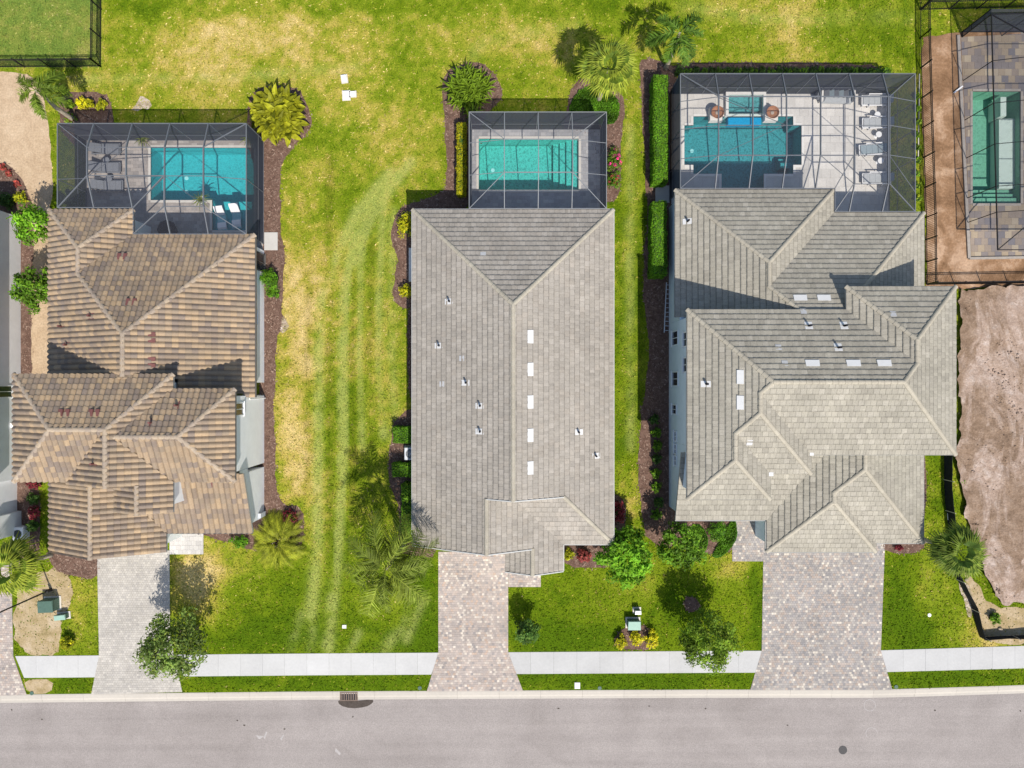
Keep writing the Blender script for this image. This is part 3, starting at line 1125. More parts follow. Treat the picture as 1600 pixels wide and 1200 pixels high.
def vent(px, py, faces, roof, kind, mat):
    hit = roof_point(px, py, faces)
    if hit is None:
        return
    p, n = hit
    up = (Vector((0, 0, 1)) - n * n.z)
    up = up.normalized() if up.length > 1e-4 else Vector((0, 1, 0))
    ac = up.cross(n)
    mb = MB()

    def fr(x, y, z):
        return p + ac * x + up * y + n * z
    if kind == 'long':            # low off-ridge vent
        w, d, h = 0.40, 0.19, 0.075
        vs = [fr(-w, -d, 0.03), fr(w, -d, 0.03), fr(w, d, 0.03), fr(-w, d, 0.03), fr(-w, -d, h + 0.02), fr(w, -d, h + 0.02), fr(w * .96, d, 0.06), fr(-w * .96, d, 0.06)]
        mb.add(vs, [(4, 5, 6, 7), (0, 1, 5, 4), (1, 2, 6, 5), (2, 3, 7, 6), (3, 0, 4, 7)])
    elif kind == 'plate':         # flashing only
        w, d = 0.17, 0.17
        vs = [fr(-w, -d, 0.055), fr(w, -d, 0.055), fr(w, d, 0.05), fr(-w, d, 0.05), fr(-w, -d, 0.0), fr(w, -d, 0.0), fr(w, d, 0), fr(-w, d, 0)]
        mb.add(vs, [(0, 1, 2, 3), (4, 5, 1, 0), (5, 6, 2, 1), (6, 7, 3, 2), (7, 4, 0, 3)])
    elif kind == 'pipe':          # flashing with a plumbing pipe
        w, d = (0.18, 0.28) if abs(n.x) > abs(n.y) else (0.22, 0.24)
        vs = [fr(-w, -d, 0.06), fr(w, -d, 0.06), fr(w, d, 0.05), fr(-w, d, 0.05), fr(-w, -d, 0.0), fr(w, -d, 0.0), fr(w, d, 0), fr(-w, d, 0)]
        mb.add(vs, [(0, 1, 2, 3), (4, 5, 1, 0), (5, 6, 2, 1), (6, 7, 3, 2), (7, 4, 0, 3)])
        MB().tube([p + Vector((0, 0, 0.0)), p + Vector((0, 0, 0.42))], 0.065, 10).out('vent_pipe', M['silt'] if mat is M['vent_white'] else mat, roof)
    elif kind == 'hood':          # two-tile hooded vent
        for sx in (-0.19, 0.19):
            w, d, h = 0.14, 0.2, 0.17
            vs = [fr(sx - w, -d, 0.03), fr(sx + w, -d, 0.03), fr(sx + w, d, 0.03), fr(sx - w, d, 0.03), fr(sx - w * .8, -d, h), fr(sx + w * .8, -d, h), fr(sx + w * .9, d, 0.07), fr(sx - w * .9, d, 0.07)]
            mb.add(vs, [(4, 5, 6, 7), (0, 1, 5, 4), (1, 2, 6, 5), (2, 3, 7, 6), (3, 0, 4, 7)])
    if kind == 'plate' and mat is M['vent_white']:
        mat = M['plate']
    mb.out('pipe_vent' if kind == 'pipe' else 'roof_vent', mat, roof)


def gutter(a, b_, house, mat):
    a, b_ = Vector(a), Vector(b_)
    MB().bar(a + Vector((0, 0, -0.06)), b_ + Vector((0, 0, -0.06)), 0.10, 0.11).out('gutter', mat, house)


def walls(polys, house, mat, name='wall'):
    for poly, z0, z1 in polys:
        MB().prism(poly, z0, z1).out(name, mat, house)


def rect(x0, x1, y0, y1):
    return [(x0, y0), (x1, y0), (x1, y1), (x0, y1)]


def win_x(house, x, y0, y1, z0, z1, s, frame=None):
    """window in a wall that faces +x (s=1) or -x (s=-1)"""
    f = MB()
    t = 0.07
    for a, b_, c_, d in ((y0 - t, y1 + t, z0 - t, z0), (y0 - t, y1 + t, z1, z1 + t), (y0 - t, y0, z0, z1), (y1, y1 + t, z0, z1), ((y0 + y1) / 2 - .02, (y0 + y1) / 2 + .02, z0, z1)):
        f.box(min(x - s * .02, x + s * .06), max(x - s * .02, x + s * .06), a, b_, c_, d)
    fo = f.out('window', frame or M['trim'], house)
    MB().box(min(x, x + s * 0.02), max(x, x + s * 0.02), y0, y1, z0, z1).out('pane', M['glass'], fo)
    MB().box(min(x, x + s * .11), max(x, x + s * .11), y0 - .12, y1 + .12, z0 - t - .08, z0 - t - .002).out('sill', frame or M['trim'], fo)


def win_y(house, y, x0, x1, z0, z1, s):
    f = MB()
    t = 0.07
    for a, b_, c_, d in ((x0 - t, x1 + t, z0 - t, z0), (x0 - t, x1 + t, z1, z1 + t), (x0 - t, x0, z0, z1), (x1, x1 + t, z0, z1), ((x0 + x1) / 2 - .02, (x0 + x1) / 2 + .02, z0, z1)):
        f.box(a, b_, min(y - s * .02, y + s * .06), max(y - s * .02, y + s * .06), c_, d)
    fo = f.out('window', M['trim'], house)
    MB().box(x0, x1, min(y, y + s * 0.02), max(y, y + s * 0.02), z0, z1).out('pane', M['glass'], fo)


def garage_door(house, x0, x1, y):
    d = MB()
    d.box(x0, x1, y - 0.05, y + 0.02, 0.03, 2.15)
    o = d.out('garage_door', M['trim'], house)
    nx = 8
    for r in range(4):
        for k in range(nx):
            a = x0 + (x1 - x0) * k / nx + 0.06
            c_ = x0 + (x1 - x0) * (k + 1) / nx - 0.06
            MB().box(a, c_, y - 0.075, y - 0.052, 0.1 + r * 0.52, 0.5 + r * 0.52).out('panel', M['trim'], o)


def build_roof(house, faces, hips, palette, hfun, stagger, strips, rng, w=0.34, e=0.365, cap_r=0.14, caps=None, edge='edge'):
    caps = caps or palette[:3]
    roof = deck_mesh(faces, 0.16, house, M[edge])
    layers = []
    for f in faces:
        layers.append(lay(f, w, e, 0.0035, hfun, stagger, palette, rng, strips=strips, v0=-0.03))
    pieces(layers, palette, M['tile'], 'roof_tile', 'roof_tiles', roof, 150 if house.get('two') else 300, rng)
    ridge_caps(hips, roof, caps, M['tile'], rng, cap_r)
    return roof


# ------------------------------------------------------------------ house in the middle (one storey, grey flat tile)
PAL2 = [((0.301, 0.273, 0.234), 4), ((0.311, 0.283, 0.245), 4), ((0.288, 0.262, 0.226), 3), ((0.299, 0.268, 0.228), 2), ((0.276, 0.251, 0.217), 1)]
PAL3 = [((0.297, 0.275, 0.225), 4), ((0.284, 0.263, 0.216), 4), ((0.311, 0.288, 0.239), 2), ((0.272, 0.251, 0.207), 2)]
CAP23 = [((0.362, 0.328, 0.261), 3), ((0.341, 0.309, 0.246), 2), ((0.378, 0.345, 0.276), 1)]
CAP1 = [((0.335, 0.271, 0.205), 3), ((0.298, 0.242, 0.190), 2), ((0.363, 0.290, 0.210), 2)]
PAL1 = [((0.311, 0.231, 0.153), 4), ((0.276, 0.209, 0.144), 3), ((0.225, 0.174, 0.130), 3), ((0.205, 0.163, 0.131), 2), ((0.345, 0.252, 0.158), 1.5), ((0.251, 0.196, 0.141), 2)]

rng = random.Random(21)
h2 = thing('house', (0, 0, 0), 'single-storey house with one long grey tiled hip roof between the other two houses', 'house', None)
ze = 2.9
xW, xE, yN = -6.315, 6.437, 11.08
xr = (xW + xE) / 2
zr = ze + .5 * (xr - xW)
ya = yN - (xr - xW)
gx, gz = -1.54, ze + .5 * (-1.54 - xW)
f2 = [
    [(xW, yN, ze), (xW, -10.27, ze), (gx, -10.27, gz), (gx, -6.9, gz), (xr, -6.9, zr), (xr, ya, zr)],
    [(xE, yN, ze), (xW, yN, ze), (xr, ya, zr)],
    [(xE, -10.18, ze), (xE, yN, ze), (xr, ya, zr), (xr, -6.9, zr), (3.157, -6.9, 4.54)],
    [(3.24, -10.18, ze), (xE, -10.18, ze), (3.157, -6.9, 4.54), (-.04, -6.9, 4.54)],
    [(gx, -10.27, gz), (1.27, -10.27, 3.885), (1.27, -11.9, 3.885), (3.24, -11.9, ze), (3.24, -10.18, ze), (-.04, -6.9, 4.54), (gx, -6.9, gz)],
    [(-.42, -10.27, 3.04), (-.42, -11.9, 3.04), (1.27, -11.9, 3.885), (1.27, -10.27, 3.885)],
]
hp2 = [((xW, yN, ze), (xr, ya, zr)), ((xE, yN, ze), (xr, ya, zr)), ((xr, -6.9, zr), (xr, ya, zr)), ((xE, -10.18, ze), (3.157, -6.9, 4.54)),
       ((gx, -10.27, gz), (gx, -6.9, gz)), ((1.27, -11.9, 3.885), (1.27, -10.27, 3.885))]
r2 = build_roof(h2, f2, hp2, PAL2, flat_h, True, 2, rng, caps=CAP23)
walls([(rect(-5.9, 6.0, -9.75, 10.65), -.1, 3.05), (rect(-5.9, 2.8, -9.95, -9.76), -.1, 3.0), (rect(-.1, 2.8, -11.5, -9.96), -.1, 2.9)], h2, M['wall_white'])
mb = MB()
mb.add([(-5.9, -9.955, 2.9), (2.8, -9.955, 2.9), (gx, -9.955, gz - .17)], [(0, 1, 2)])
mb.add([(gx + .1, -6.75, gz - .2), (-.04, -6.75, 4.3), (3.1, -6.75, 4.3), (xr, -6.75, zr - .17)], [(0, 1, 2, 3)])
mb.add([(-.1, -11.505, 2.88), (2.8, -11.505, 2.88), (1.27, -11.505, 3.7)], [(0, 1, 2)])
mb.out('gable_wall', M['wall_white'], h2)
garage_door(h2, -4.7, -.4, -9.97)
win_y(h2, -9.76, 3.7, 5.2, 0.9, 2.3, -1)
for y in (8.0, 3.0, -1.0, -5.0):
    win_x(h2, -5.9, y - .45, y + .45, 1.0, 2.2, -1)
    win_x(h2, 6.0, y - .45, y + .45, 1.0, 2.2, 1)
for a, b_ in (((xW - .03, yN, ze), (xW - .03, -10.27, ze)), ((xE + .03, yN, ze), (xE + .03, -10.18, ze)), ((xW, yN + .03, ze), (xE, yN + .03, ze)), ((3.27, -11.9, ze), (3.27, -10.2, ze)), ((3.3, -10.21, ze), (xE, -10.21, ze))):
    gutter(a, b_, h2, M['rake'])
mb = MB()
for a, b_ in (((xW, -10.29, ze), (gx, -10.29, gz)), ((gx, -10.29, gz), (1.2, -10.29, 3.92)), ((gx, -6.93, gz), (xr, -6.93, zr)), ((xr, -6.93, zr), (3.15, -6.93, 4.55)), ((1.27, -11.92, 3.885), (3.24, -11.92, ze)), ((-.42, -11.92, 3.04), (1.27, -11.92, 3.885))):
    mb.bar(Vector(a) + Vector((0, 0, .0)), Vector(b_), 0.06, 0.16)
mb.out('rake_trim', M['rake'], h2)
for px, py, k in ((702, 471, 'pipe'), (686, 540, 'pipe'), (722, 560, 'plate'), (691, 600, 'plate'), (728, 598, 'pipe'), (750, 634, 'pipe'), (750, 674, 'pipe'),
                  (828, 526, 'long'), (828, 577, 'long'), (828, 628, 'long'), (828, 680, 'long'), (828, 731, 'long'), (904, 675, 'pipe'), (931, 712, 'pipe'), (755, 398, 'plate')):
    vent(px, py, f2, r2, k, M['vent_white'])

# ------------------------------------------------------------------ house on the right (two storeys, grey-beige flat tile)
rng = random.Random(33)
h3 = thing('house', (18, 2, 0), 'large two-storey house with stepped grey hip roofs beside the bare dirt lot', 'house', None)
h3['two'] = 1
z1, z2 = 2.9, 6.3
W1 = 10.39
lo3 = [
    [(W1, 12.34, z1), (W1, 4.25, z1), (17.02, 4.25, 6.215), (15.42, 5.85, 5.415), (15.42, 7.31, 5.415)],
    [(20.45, 12.34, z1), (W1, 12.34, z1), (15.42, 7.31, 5.415)],
    [(20.45, 10.88, z1), (20.45, 12.34, z1), (15.42, 7.31, 5.415), (15.42, 5.85, 5.415)],
    [(26.2, 10.88, z1), (20.45, 10.88, z1), (15.42, 5.85, 5.415), (17.02, 4.25, 6.215), (19.57, 4.25, 6.215)],
    [(26.2, 5.4, z1), (26.2, 10.88, z1), (20.72, 5.4, 5.64)],
    [(19.57, 5.4, 5.64), (20.72, 5.4, 5.64), (19.57, 4.25, 6.215)],
]
# front: low strip (4:12), garage wing
gp = 0.35
vx, vy = 16.21, -8.64
sy = -4.2
sz = z1 + gp * (sy - vy)
vx2 = 16.21 + (sz - z1) / .5
lo3 += [
    [(W1, -8.64, z1), (vx, vy, z1), (vx2, sy, sz), (W1, sy, sz)],
    [(16.21, -10.67, z1), (19.67, -7.2, 4.63), (19.67, -6.65, 4.63), (21.18, -5.13, 5.385), (21.18, sy, 5.385), (vx2, sy, sz), (vx, vy, z1)],
    [(16.21, -10.67, z1), (23.14, -10.67, z1), (19.67, -7.2, 4.63)],
    [(23.14, -10.67, z1), (23.14, -10.1, z1), (19.67, -6.65, 4.63), (19.67, -7.2, 4.63)],
    [(23.14, -10.1, z1), (26.15, -10.1, z1), (21.18, -5.13, 5.385), (19.67, -6.65, 4.63)],
    [(26.15, -10.1, z1), (26.15, sy, z1), (21.18, sy, 5.385), (21.18, -5.13, 5.385)],
]
hlo3 = [((W1, 12.34, z1), (15.42, 7.31, 5.415)), ((20.45, 12.34, z1), (15.42, 7.31, 5.415)), ((15.42, 5.85, 5.415), (15.42, 7.31, 5.415)), ((15.42, 5.85, 5.415), (16.95, 4.32, 6.18)),
        ((26.2, 10.88, z1), (20.72, 5.4, 5.64)), ((16.21, -10.67, z1), (19.67, -7.2, 4.63)), ((23.14, -10.67, z1), (19.67, -7.2, 4.63)), ((19.67, -6.65, 4.63), (19.67, -7.2, 4.63)),
        ((19.67, -6.65, 4.63), (21.18, -5.13, 5.385)), ((26.15, -10.1, z1), (21.18, -5.13, 5.385)), ((21.18, sy, 5.385), (21.18, -5.13, 5.385))]
r3a = build_roof(h3, lo3, hlo3, PAL3, flat_h, True, 2, rng, caps=CAP23)
X0, XE = 10.28, 26.0
A = dict(nw=(X0, 4.353, z2), rw=(14.52, .11, 8.42), re=(21.76, .11, 8.42), se=(XE, -4.13, z2), v1=(19.59, 4.353, z2), nb=(19.59, 5.70, z2), ne=(XE, 5.70, z2),
         ap=(22.795, 2.495, 7.90), rb=(22.795, 1.148, 7.90), b2s=(13.9, -1.63, 8.11), b2n=(13.9, -.51, 8.11), b2e=(17.52, -5.25, z2), v2=(17.52, -4.13, z2),
         b3n=(12.7, -2.83, 7.51), b3s=(12.7, -4.33, 7.51), b3e=(15.12, -6.75, z2), v3=(15.12, -5.25, z2), sw=(X0, -6.75, z2))
up3 = [[A[k] for k in s.split()] for s in (
    'nw sw b3s b3n b2s b2n rw', 'v1 nw rw re rb', 'nb v1 rb ap', 'ne nb ap', 'se ne ap rb re', 'v2 se re rw b2n', 'b2e v2 b2n b2s', 'v3 b2e b2s b3n', 'b3e v3 b3n b3s', 'sw b3e b3s')]
hup3 = [tuple(A[k] for k in s.split()) for s in ('nw rw', 'rw re', 'ne ap', 'nb ap', 'ap rb', 'rb re', 'se re', 'rw b2n', 'b2n b2s', 'b2s b3n', 'b3n b3s', 'sw b3s', 'b3e b3s', 'b2e b2s')]
r3b = build_roof(h3, up3, hup3, PAL3, flat_h, True, 2, rng, caps=CAP23)
walls([(rect(10.65, 25.8, 4.06, 10.45), -.1, 3.05), (rect(10.65, 20.1, 10.46, 11.95), -.1, 3.05),
       (rect(10.655, 25.62, -3.78, 4.05), -.1, 6.42), (rect(19.95, 25.62, 4.07, 5.35), 2.9, 6.42), (rect(10.655, 17.2, -4.9, -3.79), -.1, 6.42), (rect(10.655, 14.8, -6.4, -4.91), -.1, 6.42),
       (rect(10.66, 16.5, -8.3, -6.41), -.1, 2.95), (rect(16.5, 25.8, -9.7, -3.8), -.1, 3.0), (rect(16.5, 22.8, -10.3, -9.71), -.1, 3.0)], h3, M['wall_blue'])
garage_door(h3, 17.0, 22.4, -10.32)
for py, L in ((528, .42), (592, .42), (640, .27)):
    y = (600 - py) / S * 0.955
    win_x(h3, 10.65, y - L, y + L, 1.15, 2.6 if L > .3 else 2.2, -1)
for py in (682, 702, 720):
    y = (600 - py) / S * 0.955
    win_x(h3, 10.65, y - .28, y + .28, 1.75, 2.15, -1)
for py in (530, 570):
    y = (600 - py) / S * 0.9
    win_x(h3, 10.65, y - .4, y + .4, 4.1, 5.4, -1)
for y in (2.0, -1.5):
    win_x(h3, 25.62, y - .5, y + .5, 4.0, 5.4, 1)
    win_x(h3, 25.62, y - .5, y + .5, 1.0, 2.3, 1)
for x in (12.6, 15.5):
    win_y(h3, -6.4 if x < 14 else -4.9, x - .6, x + .6, 4.3, 5.5, -1)
for a, b_ in ((A['nw'], A['sw']), (A['v1'], A['nw']), (A['ne'], A['se']), (A['sw'], A['b3e']), (A['b2e'], A['v2']), (A['v2'], A['se']), (A['nb'], A['ne']),
              ((W1, 12.34, z1), (W1, 4.25, z1)), ((20.45, 12.38, z1), (W1, 12.38, z1)), ((26.2, 10.92, z1), (20.5, 10.92, z1)), ((W1, -8.68, z1), (16.1, -8.68, z1)), ((16.17, -10.67, z1), (16.17, -8.75, z1)), ((16.2, -10.71, z1), (23.14, -10.71, z1)), ((23.2, -10.14, z1), (26.15, -10.14, z1)), ((26.19, -10.1, z1), (26.19, sy, z1))):
    gutter(a, b_, h3, M['edge'])
for px, py, k in ((1074, 346, 'pipe'), (1250, 466, 'long'), (1287, 466, 'long'), (1263, 509, 'pipe'), (1318, 509, 'pipe'), (1395, 491, 'plate'), (1309, 543, 'pipe'), (1216, 543, 'plate'),
                  (1226, 568, 'plate'), (1269, 568, 'long'), (1333, 568, 'long'), (1381, 568, 'long'), (1103, 600, 'pipe'), (1157, 589, 'long'), (1157, 629, 'long'), (1255, 487, 'plate'), (1171, 691, 'plate')):
    hit_up = roof_point(px, py, up3)
    if hit_up is not None:
        vent(px, py, up3, r3b, k, M['vent_white'])
    else:
        vent(px, py, lo3, r3a, k, M['vent_white'])

for px, py, z in ((1268, 709, 6.4), (1205, 741, 6.4)):
    p = P(px, py, z)
    MB().box(p.x - .13, p.x + .13, p.y - .11, p.y + .11, z - .25, z).out('flashing', M['vent_white'], h3)

# ------------------------------------------------------------------ house on the left (two storeys, tan barrel tile)
rng = random.Random(45)
h1 = thing('house', (-23, 0, 0), 'two-storey house with tan and brown barrel-tile roofs and pale grey walls', 'house', None)
h1['two'] = 1
z1, z2 = 2.9, 5.9
xw, xe = -29.45, -16.38
lo1 = [
    [(xw, 11.08, z1), (xw, .3, z1), (-22.915, .3, 6.17), (-22.915, 2.955, 6.17), (-26.77, 6.8, 4.24), (-26.77, 8.395, 4.24)],
    [(-24.08, 11.08, z1), (xw, 11.08, z1), (-26.77, 8.395, 4.24)],
    [(-24.08, 9.49, z1), (-24.08, 11.08, z1), (-26.77, 8.395, 4.24), (-26.77, 6.8, 4.24)],
    [(xe, 9.49, z1), (-24.08, 9.49, z1), (-26.77, 6.8, 4.24), (-22.915, 2.955, 6.17)],
    [(xe, -.85, z1), (xe, 9.49, z1), (-22.915, 2.955, 6.17), (-22.915, .3, 6.17), (-20.3, .3, 4.86), (-20.3, -.6, 4.86), (-17.0, -.6, 3.21), (-17.0, -.85, 3.21)],
]
fp = 0.38
fy, ft = -9.45, -5.5
fz = z1 + fp * (ft - fy)
fx = -22.0 - (fz - z1) / .5
lo1 += [
    [(-29.41, -5.5, z1), (-29.41, -10.7, z1), (-25.7, -10.7, 4.755), (-25.7, -5.5, 4.755)],
    [(-25.7, -10.7, 4.755), (-22.0, -10.7, 2.905), (-22.0, -9.45, 2.905), (fx, ft, fz), (-25.7, -5.5, 4.755)],
    [(-22.0, fy, z1), (-16.5, fy, z1), (-16.5, ft, fz), (fx, ft, fz)],
]
hlo1 = [((xw, 11.08, z1), (-26.77, 8.395, 4.24)), ((-24.08, 11.08, z1), (-26.77, 8.395, 4.24)), ((-26.77, 6.8, 4.24), (-26.77, 8.395, 4.24)), ((-26.77, 6.8, 4.24), (-22.915, 2.955, 6.17)),
        ((xe, 9.49, z1), (-22.915, 2.955, 6.17)), ((-22.915, .45, 6.17), (-22.915, 2.955, 6.17)), ((-25.7, -10.7, 4.755), (-25.7, -5.7, 4.755))]
r1a = build_roof(h1, lo1, hlo1, PAL1, roll_h, False, 5, rng, cap_r=0.16, caps=CAP1)
B = dict(nw=(-29.49, .569, z2), rw=(-26.325, -2.6, 7.48), re=(-23.15, -2.6, 7.48), nE=(-20.05, .569, z2 + .03), sw=(-29.49, -5.76, z2), sv=(-26.31, -5.76, z2), gs=(-23.15, -5.94, 7.48), gw=(-26.31, -5.94, z2),
         v1=(-20.05, -.303, z2 + .03), rv=(-22.78, -3.03, 7.295), rr=(-19.14, -3.03, 7.265), e1=(-16.41, -.303, z2), e2=(-16.41, -5.76, z2), v2=(-20.05, -5.76, z2 + .03),
         k1=(-21.75, -5.94, 6.78), k2=(-21.75, -7.6, 6.78), k3=(-20.05, -7.6, z2 + .03), w1=(-23.5, -5.94, 5.905), w2=(-23.5, -7.6, 5.905))
up1 = [[B[k] for k in s.split()] for s in ('nw sw rw', 'nE nw rw re', 'sw sv re rw', 'sv gw gs re', 'gs k1 k2 k3 v2 rv v1 nE re', 'e1 v1 rv rr', 'e2 e1 rr', 'v2 e2 rr rv', 'w1 w2 k2 k1')]
hup1 = [tuple(B[k] for k in s.split()) for s in ('nw rw', 'sw rw', 'rw re', 'nE re', 're gs', 'rv rr', 'e1 rr', 'e2 rr', 'k2 k1')]
r1b = build_roof(h1, up1, hup1, PAL1, roll_h, False, 5, rng, cap_r=0.16, caps=CAP1)
walls([(rect(-29.0, -16.83, .1, 9.04), -.1, 3.05), (rect(-29.0, -24.5, 9.05, 10.65), -.1, 3.05),
       (rect(-29.05, -20.4, -5.35, .09), -.1, 6.0), (rect(-20.39, -16.83, -5.35, -.75), -.1, 6.0), (rect(-26.0, -20.4, -5.6, -5.36), -.1, 6.0), (rect(-23.1, -20.4, -7.25, -5.61), -.1, 5.95),
       (rect(-29.0, -22.4, -10.35, -5.62), -.1, 2.95), (rect(-22.39, -16.83, -9.0, -5.63), -.1, 3.0)], h1, M['wall_grey'])
mb = MB()
mb.add([(-29.0, -10.355, 2.8), (-22.4, -10.355, 2.8), (-25.7, -10.355, 4.58)], [(0, 1, 2)])
mb.add([(-16.826, -9.0, 2.9), (-16.826, -5.36, 2.9), (-16.826, -5.36, fz - .2)], [(0, 1, 2)])
mb.add([(-26.0, -5.61, 5.85), (-20.4, -5.61, 5.85), (-23.1, -5.61, 7.25)], [(0, 1, 2)])
mb.out('gable_wall', M['wall_grey'], h1)
garage_door(h1, -28.3, -23.6, -10.37)
win_x(h1, -16.83, 4.05, 4.75, 1.5, 2.6, 1)
win_x(h1, -16.83, -1.9, -1.2, 3.7, 5.2, 1)
win_x(h1, -16.83, 7.6, 8.7, 0.1, 2.2, 1, M['bronze'])
win_y(h1, -5.62, -22.2, -21.2, 4.2, 5.3, -1)
for y in (5.0, 2.0):
    win_x(h1, -29.0, y - .5, y + .5, 1.0, 2.2, -1)
for a, b_ in (((xe + .04, 9.49, z1), (xe + .04, -.85, z1)), (B['e1'], B['e2']), (B['v1'], B['e1']), ((xe, 9.53, z1), (-24.0, 9.53, z1)), ((-22.0, fy - .04, z1), (-16.5, fy - .04, z1))):
    gutter(a, b_, h1, M['bronze'])
MB().tube([(-16.74, -.95, 2.8), (-16.74, -.95, 0.1)], 0.045, 8).out('downspout', M['trim'], h1)
MB().box(-16.82, -16.66, -8.9, -8.6, 0.2, 1.1).out('meter_box', M['ac'], h1)
for px, py, k in ((192, 402, 'hood'), (206, 473, 'hood'), (143, 494, 'pipe'), (97, 510, 'pipe'), (106, 539, 'pipe'), (237, 527, 'hood'), (237, 566, 'hood'), (101, 646, 'hood'), (148, 646, 'hood'), (278, 633, 'pipe'), (238, 660, 'pipe'), (148, 724, 'pipe')):
    if roof_point(px, py, up1) is not None:
        vent(px, py, up1, r1b, k, M['vent_red'])
    else:
        vent(px, py, lo1, r1a, k, M['vent_red'])
for px, py in ((331, 757), (122, 804)):
    vent(px, py, lo1, r1a, 'plate', M['vent_red'])

# ------------------------------------------------------------------ house at the left edge (only its side wall is in view)
h0 = thing('house', (-36, 3, 0), 'white-walled house cut off by the left edge of the picture', 'house')
walls([(rect(-44, -33.35, -6.4, 11.3), -.1, 2.9), (rect(-44, -33.6, -8.6, -6.41), -.1, 2.8), (rect(-44, -33.3, -10.1, -8.61), -.1, 2.4)], h0, M['wall_white'])
rng = random.Random(5)
f0 = [[(-32.9, -6.5, 2.9), (-32.9, 11.7, 2.9), (-38.5, 6.1, 5.7), (-38.5, -6.5, 5.7)], [(-44.1, 11.7, 2.9), (-44.1, -6.5, 2.9), (-38.5, -6.5, 5.7), (-38.5, 6.1, 5.7)], [(-32.9, 11.7, 2.9), (-44.1, 11.7, 2.9), (-38.5, 6.1, 5.7)]]
r0 = deck_mesh(f0, .16, h0, M['trim'])
pieces([lay(f, .34, .365, .006, flat_h, True, PAL2, rng, v0=-.03) for f in f0], PAL2, M['tile'], 'roof_tile', 'roof_tiles', r0, 0, rng)
win_x(h0, -33.35, -.85, -.15, .9, 2.1, 1)
MB().box(-33.34, -33.15, -2.9, -2.6, .5, 1.0).out('meter_box', M['white'], h0)
MB().box(-33.59, -33.4, -5.9, -5.5, .3, 1.2).out('meter_box', M['white'], h0)


# ------------------------------------------------------------------ driveways, paths, pads
PALD3 = [((0.324, 0.297, 0.273), 6), ((0.283, 0.264, 0.253), 4), ((0.355, 0.303, 0.265), 4), ((0.412, 0.376, 0.330), 2), ((0.242, 0.229, 0.223), 1.6), ((0.360, 0.294, 0.246), 1.2), ((0.536, 0.483, 0.409), 1.1)]
PALD2 = [((0.372, 0.320, 0.286), 6), ((0.332, 0.291, 0.265), 4), ((0.408, 0.340, 0.293), 5), ((0.469, 0.414, 0.358), 2.4), ((0.275, 0.251, 0.239), 1.2), ((0.418, 0.320, 0.256), 1.2), ((0.551, 0.488, 0.414), 1)]
PALD1 = [((0.404, 0.377, 0.336), 6), ((0.427, 0.400, 0.358), 5), ((0.375, 0.351, 0.319), 3), ((0.465, 0.434, 0.385), 2)]
PALT = [((0.320, 0.288, 0.264), 5), ((0.368, 0.328, 0.296), 4), ((0.280, 0.256, 0.240), 3), ((0.400, 0.368, 0.336), 2)]
PALG = [((0.320, 0.320, 0.332), 5), ((0.352, 0.352, 0.360), 4), ((0.288, 0.288, 0.300), 3), ((0.392, 0.384, 0.384), 2)]
PALW = [((0.60, 0.575, 0.535), 5), ((0.61, 0.585, 0.545), 5), ((0.59, 0.565, 0.525), 3)]
PALB = [((0.240, 0.196, 0.160), 4), ((0.192, 0.168, 0.160), 4), ((0.288, 0.232, 0.168), 3), ((0.160, 0.148, 0.156), 2), ((0.336, 0.280, 0.208), 2)]
M['base'] = simple('jointing_sand', (0.30, 0.27, 0.24), 0.95, 0.15, 5)
pav_h = lambda a, b_: 0.012


def paved(name, polys, palette, w=0.17, l=0.155, z=0.02, holes=(), limit=0, seed=1, gap=0.004, stagger=True, label=None):
    """paved surface: a bedding sheet with the pavers on it"""
    rg = random.Random(seed)
    mb = MB()
    layers = []
    for poly in polys:
        q = [Vector((p[0], p[1], z)) for p in poly]
        if not holes:
            mb.prism(q, -.05, z - 0.002)
        BEDS.append([(p[0], p[1]) for p in q])
        layers.append(lay(q, w, l, gap, pav_h, stagger, palette, rg, udir=(1, 0, 0)))
    if holes:
        # bedding cut round the pool: cells of the outline grid that lie outside the pool
        for poly in polys:
            xs = sorted({p[0] for p in poly} | {v for h in holes for v in (h[0], h[1])})
            ys = sorted({p[1] for p in poly} | {v for h in holes for v in (h[2], h[3])})
            for x0, x1 in zip(xs[:-1], xs[1:]):
                for y0, y1 in zip(ys[:-1], ys[1:]):
                    cx, cy = (x0 + x1) / 2, (y0 + y1) / 2
                    if inpoly(cx, cy, poly) and not any(h[0] < cx < h[1] and h[2] < cy < h[3] for h in holes):
                        mb.box(x0, x1, y0, y1, -.05, z - .002)
    o = mb.out(name, M['base'], None, 'structure')
    pieces(layers, palette, M['paver'], 'paver', 'pavers', o, limit, rg)
    return o


pp = lambda L: [P(x, y)[:2] for x, y in L]
paved('driveway', [pp([(152, 860), (265, 860), (266, 1000), (272, 1021), (285, 1081), (143, 1084.5), (155, 1024)])], PALD1, seed=2)
paved('driveway', [pp([(685, 862), (788, 862), (794, 888), (794, 1018), (817, 1079), (667, 1080), (685, 1019)])], PALD2, seed=3)
paved('driveway', [pp([(1193, 850), (1383, 835), (1376, 1016), (1394, 1077.5), (1172, 1078), (1190, 1017)])], PALD3, seed=4)
paved('driveway', [pp([(-90, 880), (18, 880), (21, 1025), (42, 1085.5), (-90, 1089)])], PALD2, seed=5)
paved('entry_path', [pp([(790, 855), (838, 855), (845, 893), (845, 917), (794.3, 917), (794.3, 888)])], PALD2, seed=6, z=.022)
paved('entry_path', [pp([(1144, 812), (1200, 805), (1192.7, 877), (1144, 877)])], PALD3, seed=7, z=.022)
paved('entry_path', [pp([(265.3, 832), (318, 832), (318, 866), (265.3, 866)])], [((0.49, 0.47, 0.44), 3), ((0.46, 0.44, 0.415), 2)], w=.3, l=.3, seed=8, z=.022)
